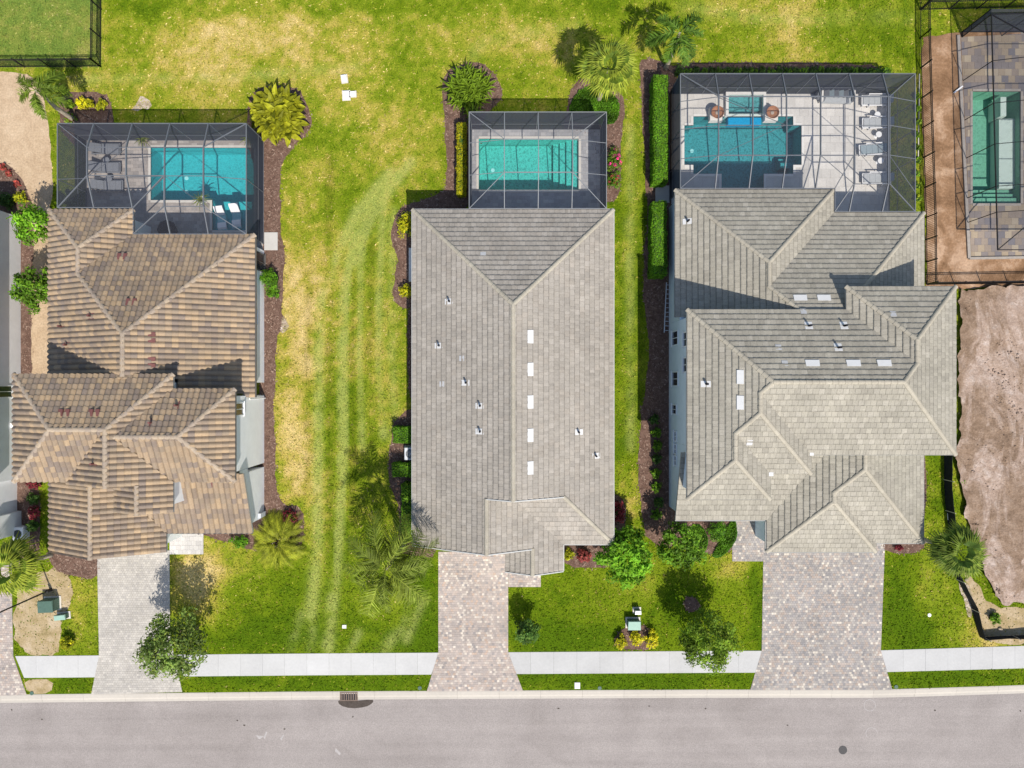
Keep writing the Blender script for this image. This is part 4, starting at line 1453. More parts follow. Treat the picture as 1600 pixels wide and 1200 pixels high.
paved('paver_pad', [pp([(1045, 758), (1058, 758), (1058, 790), (1045, 790)])], PALD2, seed=9, z=.024)


def pad(px0, py0, px1, py1, label, z=0.045):
    a, b_ = P(px0, py1), P(px1, py0)
    o = MB().box(a.x, b_.x, a.y, b_.y, -.05, z, (0.46, 0.445, 0.42), bev=.015).out('concrete_pad', M['slabs'])
    tag(o, label, 'pad')


pad(413, 363, 434, 391, 'small square concrete landing on mulch beside the cage of the tan-roofed house')
pad(1024, 290, 1046, 317, 'small grey concrete landing between two clipped hedges')


# ------------------------------------------------------------------ swimming pools and decks
def px_rect(r):
    a, b_ = P(r[0], r[3]), P(r[2], r[1])
    return (a.x, b_.x, a.y, b_.y)


def pool(label, rects, plaster, deck_z, coping=True, water='water', cop=None):
    """rects: (px0, py0, px1, py1, depth) that together make the basin"""
    R = [px_rect(r[:4]) + (r[4],) for r in rects]
    x0 = min(r[0] for r in R)
    y0 = min(r[2] for r in R)
    root = thing('swimming_pool', ((x0 + max(r[1] for r in R)) / 2, (y0 + max(r[3] for r in R)) / 2, -1.5), label, 'pool')
    inside = lambda x, y: next((r for r in R if r[0] < x < r[1] and r[2] < y < r[3]), None)
    xs = sorted({v for r in R for v in r[:2]})
    ys = sorted({v for r in R for v in r[2:4]})
    ba, wa, co = MB(), MB(), MB()
    wz = deck_z - 0.11
    for i in range(len(xs) - 1):
        for j in range(len(ys) - 1):
            cx, cy = (xs[i] + xs[i + 1]) / 2, (ys[j] + ys[j + 1]) / 2
            r = inside(cx, cy)
            if not r:
                continue
            d = -r[4]
            a, b_, c_, e = xs[i], xs[i + 1], ys[j], ys[j + 1]
            ba.add([(a, c_, d), (b_, c_, d), (b_, e, d), (a, e, d)], [(0, 1, 2, 3)])
            wa.add([(a, c_, wz), (b_, c_, wz), (b_, e, wz), (a, e, wz)], [(0, 1, 2, 3)])
            for (p, q, ox, oy) in (((a, c_), (b_, c_), 0, -1), ((b_, c_), (b_, e), 1, 0), ((b_, e), (a, e), 0, 1), ((a, e), (a, c_), -1, 0)):
                mx, my = (p[0] + q[0]) / 2 + ox * .02, (p[1] + q[1]) / 2 + oy * .02
                nb = inside(mx, my)
                top = deck_z + .0 if nb is None else -nb[4]
                if top > d + 1e-4:
                    ba.add([(p[0], p[1], d), (q[0], q[1], d), (q[0], q[1], top), (p[0], p[1], top)], [(3, 2, 1, 0)])
                if nb is None and coping:
                    w = .16
                    if ox:
                        co.box(min(p[0], p[0] + ox * w), max(p[0], p[0] + ox * w), min(p[1], q[1]) , max(p[1], q[1]), deck_z - .03, deck_z + .028)
                    else:
                        co.box(min(p[0], q[0]), max(p[0], q[0]), min(p[1], p[1] + oy * w), max(p[1], p[1] + oy * w), deck_z - .03, deck_z + .03)
    ba.out('basin', plaster, root)
    wa.out('water', M[water], root)
    if coping and co.v:
        co.out('coping', cop or M['coping'], root)
    return root, R


DZ = 0.03
# pool 1
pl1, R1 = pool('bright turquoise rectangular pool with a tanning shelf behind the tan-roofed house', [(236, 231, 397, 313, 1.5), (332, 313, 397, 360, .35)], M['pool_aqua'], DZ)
paved('pool_deck', [pp([(134, 219), (411, 219), (411, 395), (210, 395), (210, 355), (134, 355)])], PALT, .36, .36, DZ - .0125, holes=[r[:4] for r in R1], seed=11) if False else None


def deck(polypx, rects, palette, w, l, seed, limit=0, stagger=True):
    poly = pp(polypx)
    hs = [r[:4] for r in rects]
    # polygons without the pool: cells
    xs = sorted({p[0] for p in poly} | {v for h in hs for v in (h[0], h[1])})
    ys = sorted({p[1] for p in poly} | {v for h in hs for v in (h[2], h[3])})
    mb = MB()
    for x0, x1 in zip(xs[:-1], xs[1:]):
        for y0, y1 in zip(ys[:-1], ys[1:]):
            cx, cy = (x0 + x1) / 2, (y0 + y1) / 2
            if inpoly(cx, cy, poly) and not any(h[0] < cx < h[1] and h[2] < cy < h[3] for h in hs):
                mb.box(x0, x1, y0, y1, -.05, DZ - .014)
    o = mb.out('pool_deck', M['base'], None, 'structure')
    BEDS.append(poly)
    rg = random.Random(seed)
    # lay row by row; a piece that touches the pool is cut to the outside strips
    L = lay([Vector((p[0], p[1], DZ - .012)) for p in poly], w, l, .004, pav_h, stagger, palette, rg, udir=(1, 0, 0))
    o_, ac, up = L['o'], L['ac'], L['up']
    full, cut = [], list()
    def world_rect(u, v):
        return (o_.x + ac.x * u, o_.y + up.y * v)
    def cutter(u, v, ci, cp):
        ps = [cp]
        for h in hs:
            hx0, hx1 = h[0] - o_.x, h[1] - o_.x
            hy0, hy1 = h[2] - o_.y, h[3] - o_.y
            nxt = []
            for c_ in ps:
                big = 1e3
                for half in ([(-big, -big), (hx0, -big), (hx0, big), (-big, big)], [(hx1, -big), (big, -big), (big, big), (hx1, big)],
                             [(hx0, -big), (hx1, -big), (hx1, hy0), (hx0, hy0)], [(hx0, hy1), (hx1, hy1), (hx1, big), (hx0, big)]):
                    q = clip_convex(c_, half)
                    if q:
                        nxt.append(q)
            ps = nxt
        return [(u, v, ci, q) for q in ps]
    for u, v, ci in L['full']:
        x, y = o_.x + u, o_.y + v
        if any(x < h[1] and x + w > h[0] and y < h[3] and y + l > h[2] for h in hs):
            cut += cutter(u, v, ci, full_rects(L, u, v)[0])
        else:
            full.append((u, v, ci))
    for u, v, ci, cp in L['cut']:
        cut += cutter(u, v, ci, cp)
    L['full'], L['cut'] = full, cut
    pieces([L], palette, M['paver'], 'paver', 'pavers', o, limit, rg)
    return o


deck([(134, 219), (411, 219), (411, 395), (210, 395), (210, 355), (134, 355)], R1, PALT, .36, .24, 11)
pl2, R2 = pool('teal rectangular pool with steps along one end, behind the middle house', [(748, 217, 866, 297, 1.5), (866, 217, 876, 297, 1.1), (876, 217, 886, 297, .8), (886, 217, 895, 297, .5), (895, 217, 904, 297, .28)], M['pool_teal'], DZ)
deck([(737, 203), (938, 203), (938, 356), (737, 356)], R2, PALG, .36, .24, 12)
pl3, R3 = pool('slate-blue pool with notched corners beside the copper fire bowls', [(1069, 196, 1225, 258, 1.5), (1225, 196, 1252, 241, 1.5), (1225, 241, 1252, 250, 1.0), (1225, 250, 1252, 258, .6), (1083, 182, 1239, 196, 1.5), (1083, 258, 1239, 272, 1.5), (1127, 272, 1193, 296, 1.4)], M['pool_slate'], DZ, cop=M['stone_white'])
spa_holes = [px_rect((1136, 151, 1190, 183))]
deck([(1049, 147), (1389, 147), (1389, 361), (1268, 361), (1268, 330), (1049, 330)], list(R3) + [r + (0,) for r in spa_holes], PALW, .6, .6, 13)
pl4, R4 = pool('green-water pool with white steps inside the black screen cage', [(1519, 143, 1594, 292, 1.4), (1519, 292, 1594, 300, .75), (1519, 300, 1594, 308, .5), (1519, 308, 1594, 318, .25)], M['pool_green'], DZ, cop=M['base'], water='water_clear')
deck([(1501, 58), (1700, 48), (1700, 404), (1517, 404)], R4, PALB, .46, .46, 14, limit=300)
# white bench ledge in the green pool
g = MB()
a, b_ = P(1566, 180), P(1575, 150)
g.box(a.x, b_.x, a.y, b_.y, -1.39, -.16)
a, b_ = P(1560, 291), P(1594, 181)
g.box(a.x + .4, b_.x - .01, a.y, b_.y, -1.39, -.5)
g.out('bench', M['stone_white'], pl4)
# drains, light, spout rows
for pl, pts in ((pl1, ((275, 268), (275, 290))), (pl2, ((769, 255), (770, 277))), (pl3, ((1090, 224),))):
    for px, py in pts:
        p = P(px, py)
        MB().lathe((p.x, p.y, -1.5), [(.14, .002), (.13, .03), (.05, .035)], 14).out('drain', M['white'], pl)

# raised spa of the right-hand pool with its blue tiled spillway
spa = thing('spa', (16, 18.8, 0), 'raised square spa with bright blue tiled spillway above the slate-blue pool', 'spa')
x0, x1, y0, y1 = px_rect((1136, 151, 1190, 183))
g = MB()
wt = .18
zt = .35
g.box(x0, x1, y0, y1, -.9, -.45)
for r in ((x0 - wt, x0, y0 - .0, y1), (x1, x1 + wt, y0, y1), (x0 - wt, x1 + wt, y1, y1 + wt)):
    g.box(r[0], r[1], r[2], r[3], -.9, zt)
g.out('shell', M['stone_white'], spa)
g = MB()
g.box(x0 + .001, x0 + .5, y0 + .5, y1 - .001, -.449, -.1)
g.box(x0 + .5, x1 - .5, y1 - .7, y1 - .001, -.449, -.1)
g.box(x1 - .5, x1 - .001, y0 + .5, y1 - .001, -.449, -.1)
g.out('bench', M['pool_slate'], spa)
g = MB()
g.add([(x0, y0 - .02, -.448), (x1, y0 - .02, -.448), (x1, y1, -.448), (x0, y1, -.448)], [(0, 1, 2, 3)])
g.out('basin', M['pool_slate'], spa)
g = MB()
g.add([(x0, y0 - .02, .26), (x1, y0 - .02, .26), (x1, y1, .26), (x0, y1, .26)], [(0, 1, 2, 3)])
g.out('water', M['water_clear'], spa)
xb0, xb1, yb0, yb1 = px_rect((1137, 184, 1189, 195))
g = MB()
g.box(xb0, xb1, yb0, yb1 - .005, -.45, .10, bev=.03)
g.out('spillway', M['bluetile'], spa)

for px, lab in ((1120, 'copper fire bowl on white pedestal, the one nearer the clipped hedge'), (1206, 'copper fire bowl on white pedestal, the one nearer the cushioned sofa')):
    c0 = P(px, 177, .55)
    t = thing('fire_bowl', (c0.x, c0.y, 0), lab, 'fire bowl', 'copper fire bowls by the spa')
    MB().box(c0.x - .44, c0.x + .44, c0.y - .44, c0.y + .44, 0.0, .5, bev=.02).out('pedestal', M['stone_white'], t)
    MB().lathe((c0.x, c0.y, .5), [(.2, 0), (.34, .1), (.41, .22), (.43, .26), (.40, .265), (.33, .15), (.12, .10)], 28).out('bowl', M['copper'], t)
    MB().lathe((c0.x, c0.y, .6), [(.12, 0.0), (.12, .05), (.05, .06)], 14).out('burner', M['pot'], t)


# ------------------------------------------------------------------ screen cages
def cage(label, eave, zt, flat, zf, rafters, purlins, frame, screen, posts_y=(), posts_x=(), thick=1.0, braces=(), open_s=True, base=True, sverts=()):
    """eave: outline (x, y) anticlockwise from the NW corner going W->S->E->N; flat: inner outline of the raised flat top, same count"""
    root = thing('screen_enclosure', (eave[0][0], eave[0][1], 0), label, 'pool cage')
    n = len(eave)
    E = [Vector((x, y, zt)) for x, y in eave]
    F = [Vector((x, y, zf)) for x, y in flat]
    k = thick * .7

    def beam(a, b_, w, h, name='beam'):
        MB().bar(a, b_, w * k, h * k).out(name, frame, root)

    def panel(vs, m=None):
        mk('screen_panel', vs, [tuple(range(len(vs)))], m or screen, root)
    # eave ring, flat ring, hips
    for i in range(n):
        j = (i + 1) % n
        beam(E[i], E[j], .075, .10, 'eave_beam')
        beam(F[i], F[j], .06, .08, 'purlin')
        beam(E[i], F[i], .07, .10, 'hip_beam')
    # flat top: rafters (lines of constant x) from eave to eave
    def span(poly, x=None, y=None):
        out = []
        m = len(poly)
        for i in range(m):
            a, b_ = poly[i], poly[(i + 1) % m]
            if x is not None and (a[0] - x) * (b_[0] - x) < 0:
                out.append(a[1] + (b_[1] - a[1]) * (x - a[0]) / (b_[0] - a[0]))
            if y is not None and (a[1] - y) * (b_[1] - y) < 0:
                out.append(a[0] + (b_[0] - a[0]) * (y - a[1]) / (b_[1] - a[1]))
        return sorted(out)
    fx0, fx1 = min(p[0] for p in flat), max(p[0] for p in flat)
    for x in rafters:
        ey = span(eave, x=x)
        fy = span(flat, x=min(max(x, fx0 + .01), fx1 - .01))
        a, b_ = Vector((x, ey[-1], zt)), Vector((x, fy[-1], zf))
        c_, d = Vector((x, fy[0], zf)), Vector((x, ey[0], zt))
        beam(a, b_, .085, .17, 'rafter')
        beam(b_, c_, .085, .17, 'rafter')
        beam(c_, d, .085, .17, 'rafter')
        MB().bar((x, ey[-1], .02), (x, ey[-1], zt), .075 * k, .075 * k).out('post', frame, root)
    for y in purlins:
        ex = span(eave, y=y)
        fx = span(flat, y=y)
        if fx:
            beam(Vector((ex[0], y, zt)), Vector((fx[0], y, zf)), .05, .06, 'purlin')
            beam(Vector((fx[0], y, zf)), Vector((fx[-1], y, zf)), .05, .06, 'purlin')
            beam(Vector((fx[-1], y, zf)), Vector((ex[-1], y, zt)), .05, .06, 'purlin')
            for x in (ex[0], ex[-1]):
                MB().bar((x, y, .02), (x, y, zt), .06 * k, .06 * k).out('post', frame, root)
    for a, b_ in braces:
        beam(Vector(a), Vector(b_), .04, .05, 'brace')
    # sloped screens round the flat and the flat screens, one per bay
    rx = sorted(rafters)
    for i in range(n):
        j = (i + 1) % n
        panel([E[i], E[j], F[j], F[i]])
    edges = [fx0] + [x for x in rx if fx0 + .1 < x < fx1 - .1] + [fx1]
    ysx = sorted({p[1] for p in flat} | set(purlins))
    for x0, x1 in zip(edges[:-1], edges[1:]):
        for y0, y1 in zip(ysx[:-1], ysx[1:]):
            if inpoly((x0 + x1) / 2, (y0 + y1) / 2, flat):
                # a bay may be cut by the inner corner of the flat
                xx0, xx1 = x0, x1
                panel([(xx0, y0, zf), (xx1, y0, zf), (xx1, y1, zf), (xx0, y1, zf)])
    # walls: N, W, E
    ys = [p[1] for p in eave]
    xs = [p[0] for p in eave]
    yn, xw_, xe_ = max(ys), min(xs), max(xs)
    bays = [xw_] + [x for x in rx] + [xe_]
    for x0, x1 in zip(bays[:-1], bays[1:]):
        panel([(x0, yn, .05), (x1, yn, .05), (x1, yn, zt), (x0, yn, zt)], M['screen_wall'])
    for xx in (xw_, xe_):
        lo = min(p[1] for p in eave if abs(p[0] - xx) < .01)
        b2 = [lo] + sorted(purlins) + [yn]
        b2 = [v for v in b2 if v >= lo]
        for y0, y1 in zip(b2[:-1], b2[1:]):
            panel([(xx, y0, .05), (xx, y1, .05), (xx, y1, zt), (xx, y0, zt)], M['screen_wall'])
        MB().bar((xx, lo, 1.0), (xx, yn, 1.0), .05 * k, .05 * k).out('chair_rail', frame, root)
        MB().bar((xx, lo, .05), (xx, yn, .05), .06 * k, .08).out('sill_rail', frame, root)
        for y in (lo, yn):
            MB().bar((xx, y, .02), (xx, y, zt), .08 * k, .08 * k).out('post', frame, root)
    MB().bar((xw_, yn, 1.0), (xe_, yn, 1.0), .05 * k, .05 * k).out('chair_rail', frame, root)
    MB().bar((xw_, yn, .05), (xe_, yn, .05), .06 * k, .08).out('sill_rail', frame, root)
    return root


# tan-roofed house: L-shaped cage
cage('grey-framed L-shaped screen cage over the bright turquoise pool', [(-28.86, 16.54), (-28.86, 11.2), (-24.05, 11.2), (-24.05, 9.52), (-16.87, 9.52), (-16.87, 16.54)], 3.0,
     [(-26.55, 14.79), (-26.55, 13.02), (-21.75, 13.02), (-21.75, 11.1), (-19.3, 11.1), (-19.3, 14.79)], 3.7,
     [-26.54, -24.1, -21.7, -19.27], [13.0], M['alu'], M['screen'],
     braces=[((-26.5, 13.0, 3.66), (-24.1, 14.75, 3.66)), ((-21.7, 13.0, 3.66), (-19.3, 11.15, 3.66)), ((-21.7, 13.0, 3.66), (-24.05, 11.2, 2.98))])
# middle house
cage('light-framed square screen cage over the teal pool with end steps', [(-2.72, 17.27), (-2.72, 11.14), (6.0, 11.14), (6.0, 17.27)], 3.0,
     [(-.48, 15.33), (-.48, 13.23), (3.8, 13.23), (3.8, 15.33)], 3.65, [-.48, 1.66, 3.8], [15.3, 13.26], M['alu_light'], M['screen_light'], thick=.78)
# right-hand house
cage('wide grey screen cage over the notched slate-blue pool and loungers', [(10.69, 19.7), (10.69, 12.42), (20.5, 12.42), (20.5, 10.95), (25.6, 10.95), (25.6, 19.7)], 3.0,
     [(12.92, 17.97), (12.92, 14.28), (21.35, 14.28), (21.35, 12.5), (23.6, 12.5), (23.6, 17.97)], 3.7,
     [12.9, 15.04, 17.15, 19.28, 21.4, 23.5], [17.94, 16.16, 14.3], M['alu'], M['screen'],
     braces=[((12.95, 17.9, 3.66), (17.1, 16.2, 3.66)), ((17.1, 16.2, 3.66), (12.95, 14.3, 3.66)), ((19.3, 14.3, 3.66), (21.4, 12.5, 3.66)), ((21.4, 16.16, 3.66), (23.55, 14.3, 3.66)), ((23.6, 14.3, 3.66), (25.58, 12.2, 3.02))])
# next lot on the right: black cage
cage('black-framed screen cage beside the dirt yard at the right edge', [(30.55, 23.55), (30.95, 8.55), (40.5, 8.55), (40.5, 23.9)], 2.85,
     [(33.2, 21.4), (33.4, 10.9), (38.0, 10.9), (38.0, 21.6)], 3.6, [33.25, 36.0], [20.6, 17.9, 15.3, 12.6, 10.95], M['black_metal'], M['screen_black'])

# concrete footing of the black cage
g = MB()
a = P(1493, 57)
g.bar(P(1496, 56) + Vector((0, 0, .05)), P(1513, 404) + Vector((0, 0, .05)), .2, .16)
g.bar(P(1513, 404) + Vector((0, 0, .06)), P(1700, 401) + Vector((0, 0, .06)), .16, .16)
tag(g.out('footing', M['base']), 'pale concrete footing running round the black screen cage', 'footing')
o = MB().bar(P(1489, 146) + Vector((0, 0, .09)), P(1502, 136) + Vector((0, 0, .12)), .09, .09).out('drain_pipe', M['white'])
tag(o, 'short white plastic pipe poking from the footing onto brown dirt', 'pipe')
o = MB().bar(P(1436, 116) + Vector((0, 0, .04)), P(1434, 250) + Vector((0, 0, .04)), .05, .06).out('edging_strip', M['coping'])
tag(o, 'thin pale edging strip along the grass beside the wide grey cage', 'edging')


# ------------------------------------------------------------------ fences
def fence(label, pts, hgt, posts_sp, picket_sp, limit=300):
    root = thing('metal_fence', (pts[0].x, pts[0].y, 0), label, 'fence', None)
    npk = 0
    extra = MB()
    for a, b_ in zip(pts[:-1], pts[1:]):
        d = b_ - a
        L = d.length
        u = d / L
        for z in (hgt - .03, hgt - .18, .12):
            MB().bar(a + Vector((0, 0, z)), b_ + Vector((0, 0, z)), .035, .045).out('rail', M['black_metal'], root)
        k = max(1, round(L / posts_sp))
        for i in range(k + 1):
            p = a + u * (L * i / k)
            MB().bar(p, p + Vector((0, 0, hgt + .06)), .065, .065).out('post', M['black_metal'], root)
        k = int(L / picket_sp)
        for i in range(1, k):
            p = a + u * (L * i / k)
            if npk < limit:
                MB().bar(p + Vector((0, 0, .06)), p + Vector((0, 0, hgt)), .02, .02).out('picket', M['black_metal'], root)
            else:
                extra.bar(p + Vector((0, 0, .06)), p + Vector((0, 0, hgt)), .02, .02)
            npk += 1
    if extra.v:
        extra.out('pickets', M['black_metal'], root, 'stuff')
    return root


fence('black metal picket fence round the small green yard at the upper left', [P(159, -30), P(158, 104.5), P(-80, 106)], 1.2, 1.85, .105)
fence('long black picket fence running beside the wide grey cage and dirt yard', [P(1437, -30), P(1437, 60), P(1441, 200), P(1446, 340), P(1447, 444)], 1.2, 1.75, .12)
fence('black picket fence across the near end of the dirt yard', [P(1449, 445), P(1700, 441)], 1.2, 1.9, .12)
fence('black picket fence along the top right corner above the black cage', [P(1439, 16), P(1700, 10)], 1.2, 1.95, .12)


# silt fence: black fabric on stakes
def silt(label, pts, hgt=.55):
    root = thing('silt_fence', (pts[0].x, pts[0].y, 0), label, 'fence')
    q = []
    for a, b_ in zip(pts[:-1], pts[1:]):
        k = max(1, int((b_ - a).length / .25))
        q += [a.lerp(b_, i / k) for i in range(k)]
    q.append(pts[-1])
    mb = MB()
    vs = []
    for i, p in enumerate(q):
        n = mnoise.noise_vector(Vector((p.x, p.y, 3)))
        t = mnoise.noise(Vector((p.x * .7, p.y * .7, 9)))
        vs += [(p.x + .35, p.y, .02), (p.x + n.x * .05, p.y, .03), (p.x + n.x * .06, p.y + n.y * .06, hgt * (.92 + .1 * t)), (p.x + n.x * .06 + .02, p.y + n.y * .06, hgt * (.92 + .1 * t)), (p.x + n.x * .05 + .02, p.y, .03)]
    fs = []
    for i in range(len(q) - 1):
        for k in range(4):
            fs.append((i * 5 + k, (i + 1) * 5 + k, (i + 1) * 5 + k + 1, i * 5 + k + 1))
    mb.add(vs, fs)
    mb.out('fabric', M['silt'], root)
    L = 0
    for i in range(0, len(q), 8):
        MB().bar(q[i] - Vector((.04, 0, 0)), q[i] + Vector((-.04, 0, hgt + .14)), .04, .04).out('stake', M['stake'], root)


silt('black fabric silt fence between the grass strip and bare dirt lot', [P(1474, 700), P(1476, 780), P(1484, 850)], .95)
silt('curving black silt fence below the fan palm, ending near the sidewalk', [P(1478, 862), P(1495, 905), P(1517, 945), P(1530, 995), P(1640, 990)], .75)
o = MB().bar(P(1476, 735) + Vector((0, 0, .1)), P(1480, 812) + Vector((0, 0, .1)), .05, .05).out('pipe', M['white'])
tag(o, 'long thin white pipe lying on grass beside the black silt fence', 'pipe')


# ------------------------------------------------------------------ plants
def leaf_quads(pts, nrm, size, rg, aspect=2.0, jitter=.8):
    """one folded leaf (two quads -> a kite) per point"""
    vs, fs = [], []
    for p, n in zip(pts, nrm):
        n = (Vector(n) + Vector((rg.gauss(0, 1), rg.gauss(0, 1), rg.gauss(0, 1))) * jitter)
        if n.length < 1e-3:
            n = Vector((0, 0, 1))
        n.normalize()
        a = n.orthogonal().normalized()
        a = (a * math.cos(rg.random() * 6.28) + n.cross(a) * math.sin(rg.random() * 6.28)).normalized()
        b_ = n.cross(a)
        s = size * rg.uniform(.7, 1.35)
        k = len(vs)
        p = Vector(p)
        vs += [p - a * s, p + b_ * s / aspect, p + a * s * 1.1 - n * s * .15, p - b_ * s / aspect]
        fs.append((k, k + 1, k + 2, k + 3))
    return vs, fs


def foliage(c, rad, n, size, mat, rg, name='crown', parent=None, clumps=26, clr=.42, flat=.0, tint=(.5, 1.5), core=True, jitter=.7, lo=-.4, kind=None, mix=None):
    """clumped leafy crown round centre c with radii rad"""
    c = Vector(c)
    rad = Vector(rad)
    cl = []
    for i in range(clumps):
        z = 1 - (i + .5) / clumps * (1 - lo)
        th = i * 2.39996 + rg.uniform(-.4, .4)
        r = math.sqrt(max(0, 1 - z * z))
        k = rg.uniform(.48, .98)
        cl.append((Vector((r * math.cos(th) * rad.x * k, r * math.sin(th) * rad.y * k, z * rad.z * rg.uniform(.55, .95))), rg.uniform(.75, 1.25), rg.uniform(*tint)))
    vs, fs, cs = [], [], []
    per = max(6, n // clumps)
    mr = (rad.x + rad.y + rad.z) / 3
    for p0, sc_, tn in cl:
        pts, ns = [], []
        for _ in range(per):
            d = Vector((rg.gauss(0, 1), rg.gauss(0, 1), rg.gauss(0, 1))).normalized()
            rr = clr * mr * sc_ * (rg.random() ** .45)
            q = p0 + d * rr
            q.z = q.z * (1 - flat) if flat else q.z
            pts.append(c + q)
            ns.append(d + Vector((0, 0, .7)) + p0.normalized() * .4)
        v, f = leaf_quads(pts, ns, size, rg, jitter=jitter)
        k = len(vs)
        vs += v
        fs += [tuple(i + k for i in x) for x in f]
        for _ in f:
            t = tn * rg.uniform(.75, 1.25)
            w = rg.random()
            cs.append((t * (1 + .35 * (w > .8)), t * (1 + .12 * (w > .8)), t))
    o = mk(name, vs, fs, mat, parent, cs, kind)
    return o


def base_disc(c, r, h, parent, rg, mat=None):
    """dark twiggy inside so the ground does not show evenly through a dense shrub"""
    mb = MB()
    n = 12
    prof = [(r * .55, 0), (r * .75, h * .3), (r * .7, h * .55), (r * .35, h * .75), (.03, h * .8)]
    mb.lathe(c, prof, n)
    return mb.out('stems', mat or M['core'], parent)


def tree(px, py, h, r, label, mat, n=2600, size=.11, cat='tree', name='leafy_tree', group=None, clumps=34, rz=None, seed=1, clr=.34, trunk=.09, lo=-.5, limbs=7):
    rg = random.Random(seed)
    c = P(px, py, h)
    root = thing(name, (c.x, c.y, 0), label, cat, group)
    rz = rz or r * .85
    mb = MB()
    mb.tube([(c.x + .05, c.y, -.05), (c.x - .02, c.y + .03, h * .35), (c.x, c.y, h * .7), (c.x, c.y, h + rz * .3)], [trunk * 1.25, trunk, trunk * .8, trunk * .3], 8)
    mb.out('trunk', M['wood'], root)
    mb = MB()
    for i in range(limbs):
        th = i * 2.4
        z0 = h * rg.uniform(.5, .85)
        e = c + Vector((math.cos(th) * r * .75, math.sin(th) * r * .75, rg.uniform(0, rz * .5)))
        m = Vector((c.x, c.y, z0)).lerp(e, .5) + Vector((0, 0, .12))
        mb.tube([(c.x, c.y, z0), m, e], [trunk * .5, trunk * .3, trunk * .1], 5)
    mb.out('limbs', M['wood'], root)
    foliage(c, (r, r, rz), n, size, mat, rg, 'crown', root, clumps, clr, lo=lo)
    return root


def shrub(px, py, r, h, label, mat, n=500, size=.08, cat='shrub', name='shrub', group=None, seed=1, ry=None, clumps=14, flowers=None, clr=.4, tint=(.6, 1.35)):
    rg = random.Random(seed)
    c = P(px, py, h * .6)
    root = thing(name, (c.x, c.y, 0), label, cat, group)
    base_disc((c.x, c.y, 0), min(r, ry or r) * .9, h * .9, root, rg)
    foliage((c.x, c.y, h * .5), (r, ry or r, h * .5), n, size, mat, rg, 'foliage', root, clumps, clr, lo=-.3, tint=tint)
    if flowers:
        foliage((c.x + .05, c.y, h * .6), (r * .9, (ry or r) * .9, h * .5), n // 3, size * .9, flowers, rg, 'blossom', root, max(5, clumps // 2), clr * .6, lo=.1)
    return root


def hedge(px0, py0, px1, py1, h, label, mat, seed=1, dens=170, size=.055, round_=.12, group=None, cat='hedge', name='clipped_hedge', tint=(.7, 1.3), rough=.09):
    rg = random.Random(seed)
    a, b_ = P(px0, py1, h), P(px1, py0, h)
    x0, x1, y0, y1 = a.x, b_.x, a.y, b_.y
    root = thing(name, ((x0 + x1) / 2, (y0 + y1) / 2, 0), label, cat, group)
    s = .05
    MB().box(x0 + s, x1 - s, y0 + s, y1 - s, 0, h - s, bev=min(.12, h * .3)).out('stems', M['core'], root)
    vs, fs, cs = [], [], []
    w, l = x1 - x0, y1 - y0
    areas = [(w * l, 't'), (w * h, 's'), (w * h, 'n'), (l * h, 'e'), (l * h, 'w')]
    for ar, k in areas:
        pts, ns = [], []
        for _ in range(int(ar * dens * (1 if k == 't' else .7))):
            u, v = rg.random(), rg.random()
            if k == 't':
                p, n = Vector((x0 + u * w, y0 + v * l, h)), Vector((0, 0, 1))
            elif k == 's':
                p, n = Vector((x0 + u * w, y0, v * h)), Vector((0, -1, .3))
            elif k == 'n':
                p, n = Vector((x0 + u * w, y1, v * h)), Vector((0, 1, .3))
            elif k == 'e':
                p, n = Vector((x1, y0 + u * l, v * h)), Vector((1, 0, .3))
            else:
                p, n = Vector((x0, y0 + u * l, v * h)), Vector((-1, 0, .3))
            wv = mnoise.noise(p * 2.2 + Vector((seed, 0, 0)))
            dx = min(p.x - x0, x1 - p.x)
            dy = min(p.y - y0, y1 - p.y)
            if k == 't':
                p.z -= max(0, round_ - min(dx, dy)) ** 2 / round_ * .8
            p += n * (wv * rough + rg.gauss(0, .018))
            pts.append(p)
            ns.append(n + Vector((0, 0, .3)))
        v_, f_ = leaf_quads(pts, ns, size, rg, 1.8, .65)
        kk = len(vs)
        vs += v_
        fs += [tuple(i + kk for i in x) for x in f_]
        for p in pts:
            t = rg.uniform(*tint) * (1 + .3 * mnoise.noise(p * 1.7))
            y = rg.random()
            cs.append((t * (1.25 if y > .75 else 1), t, t))
    mk('foliage', vs, fs, mat, root, cs)
    return root


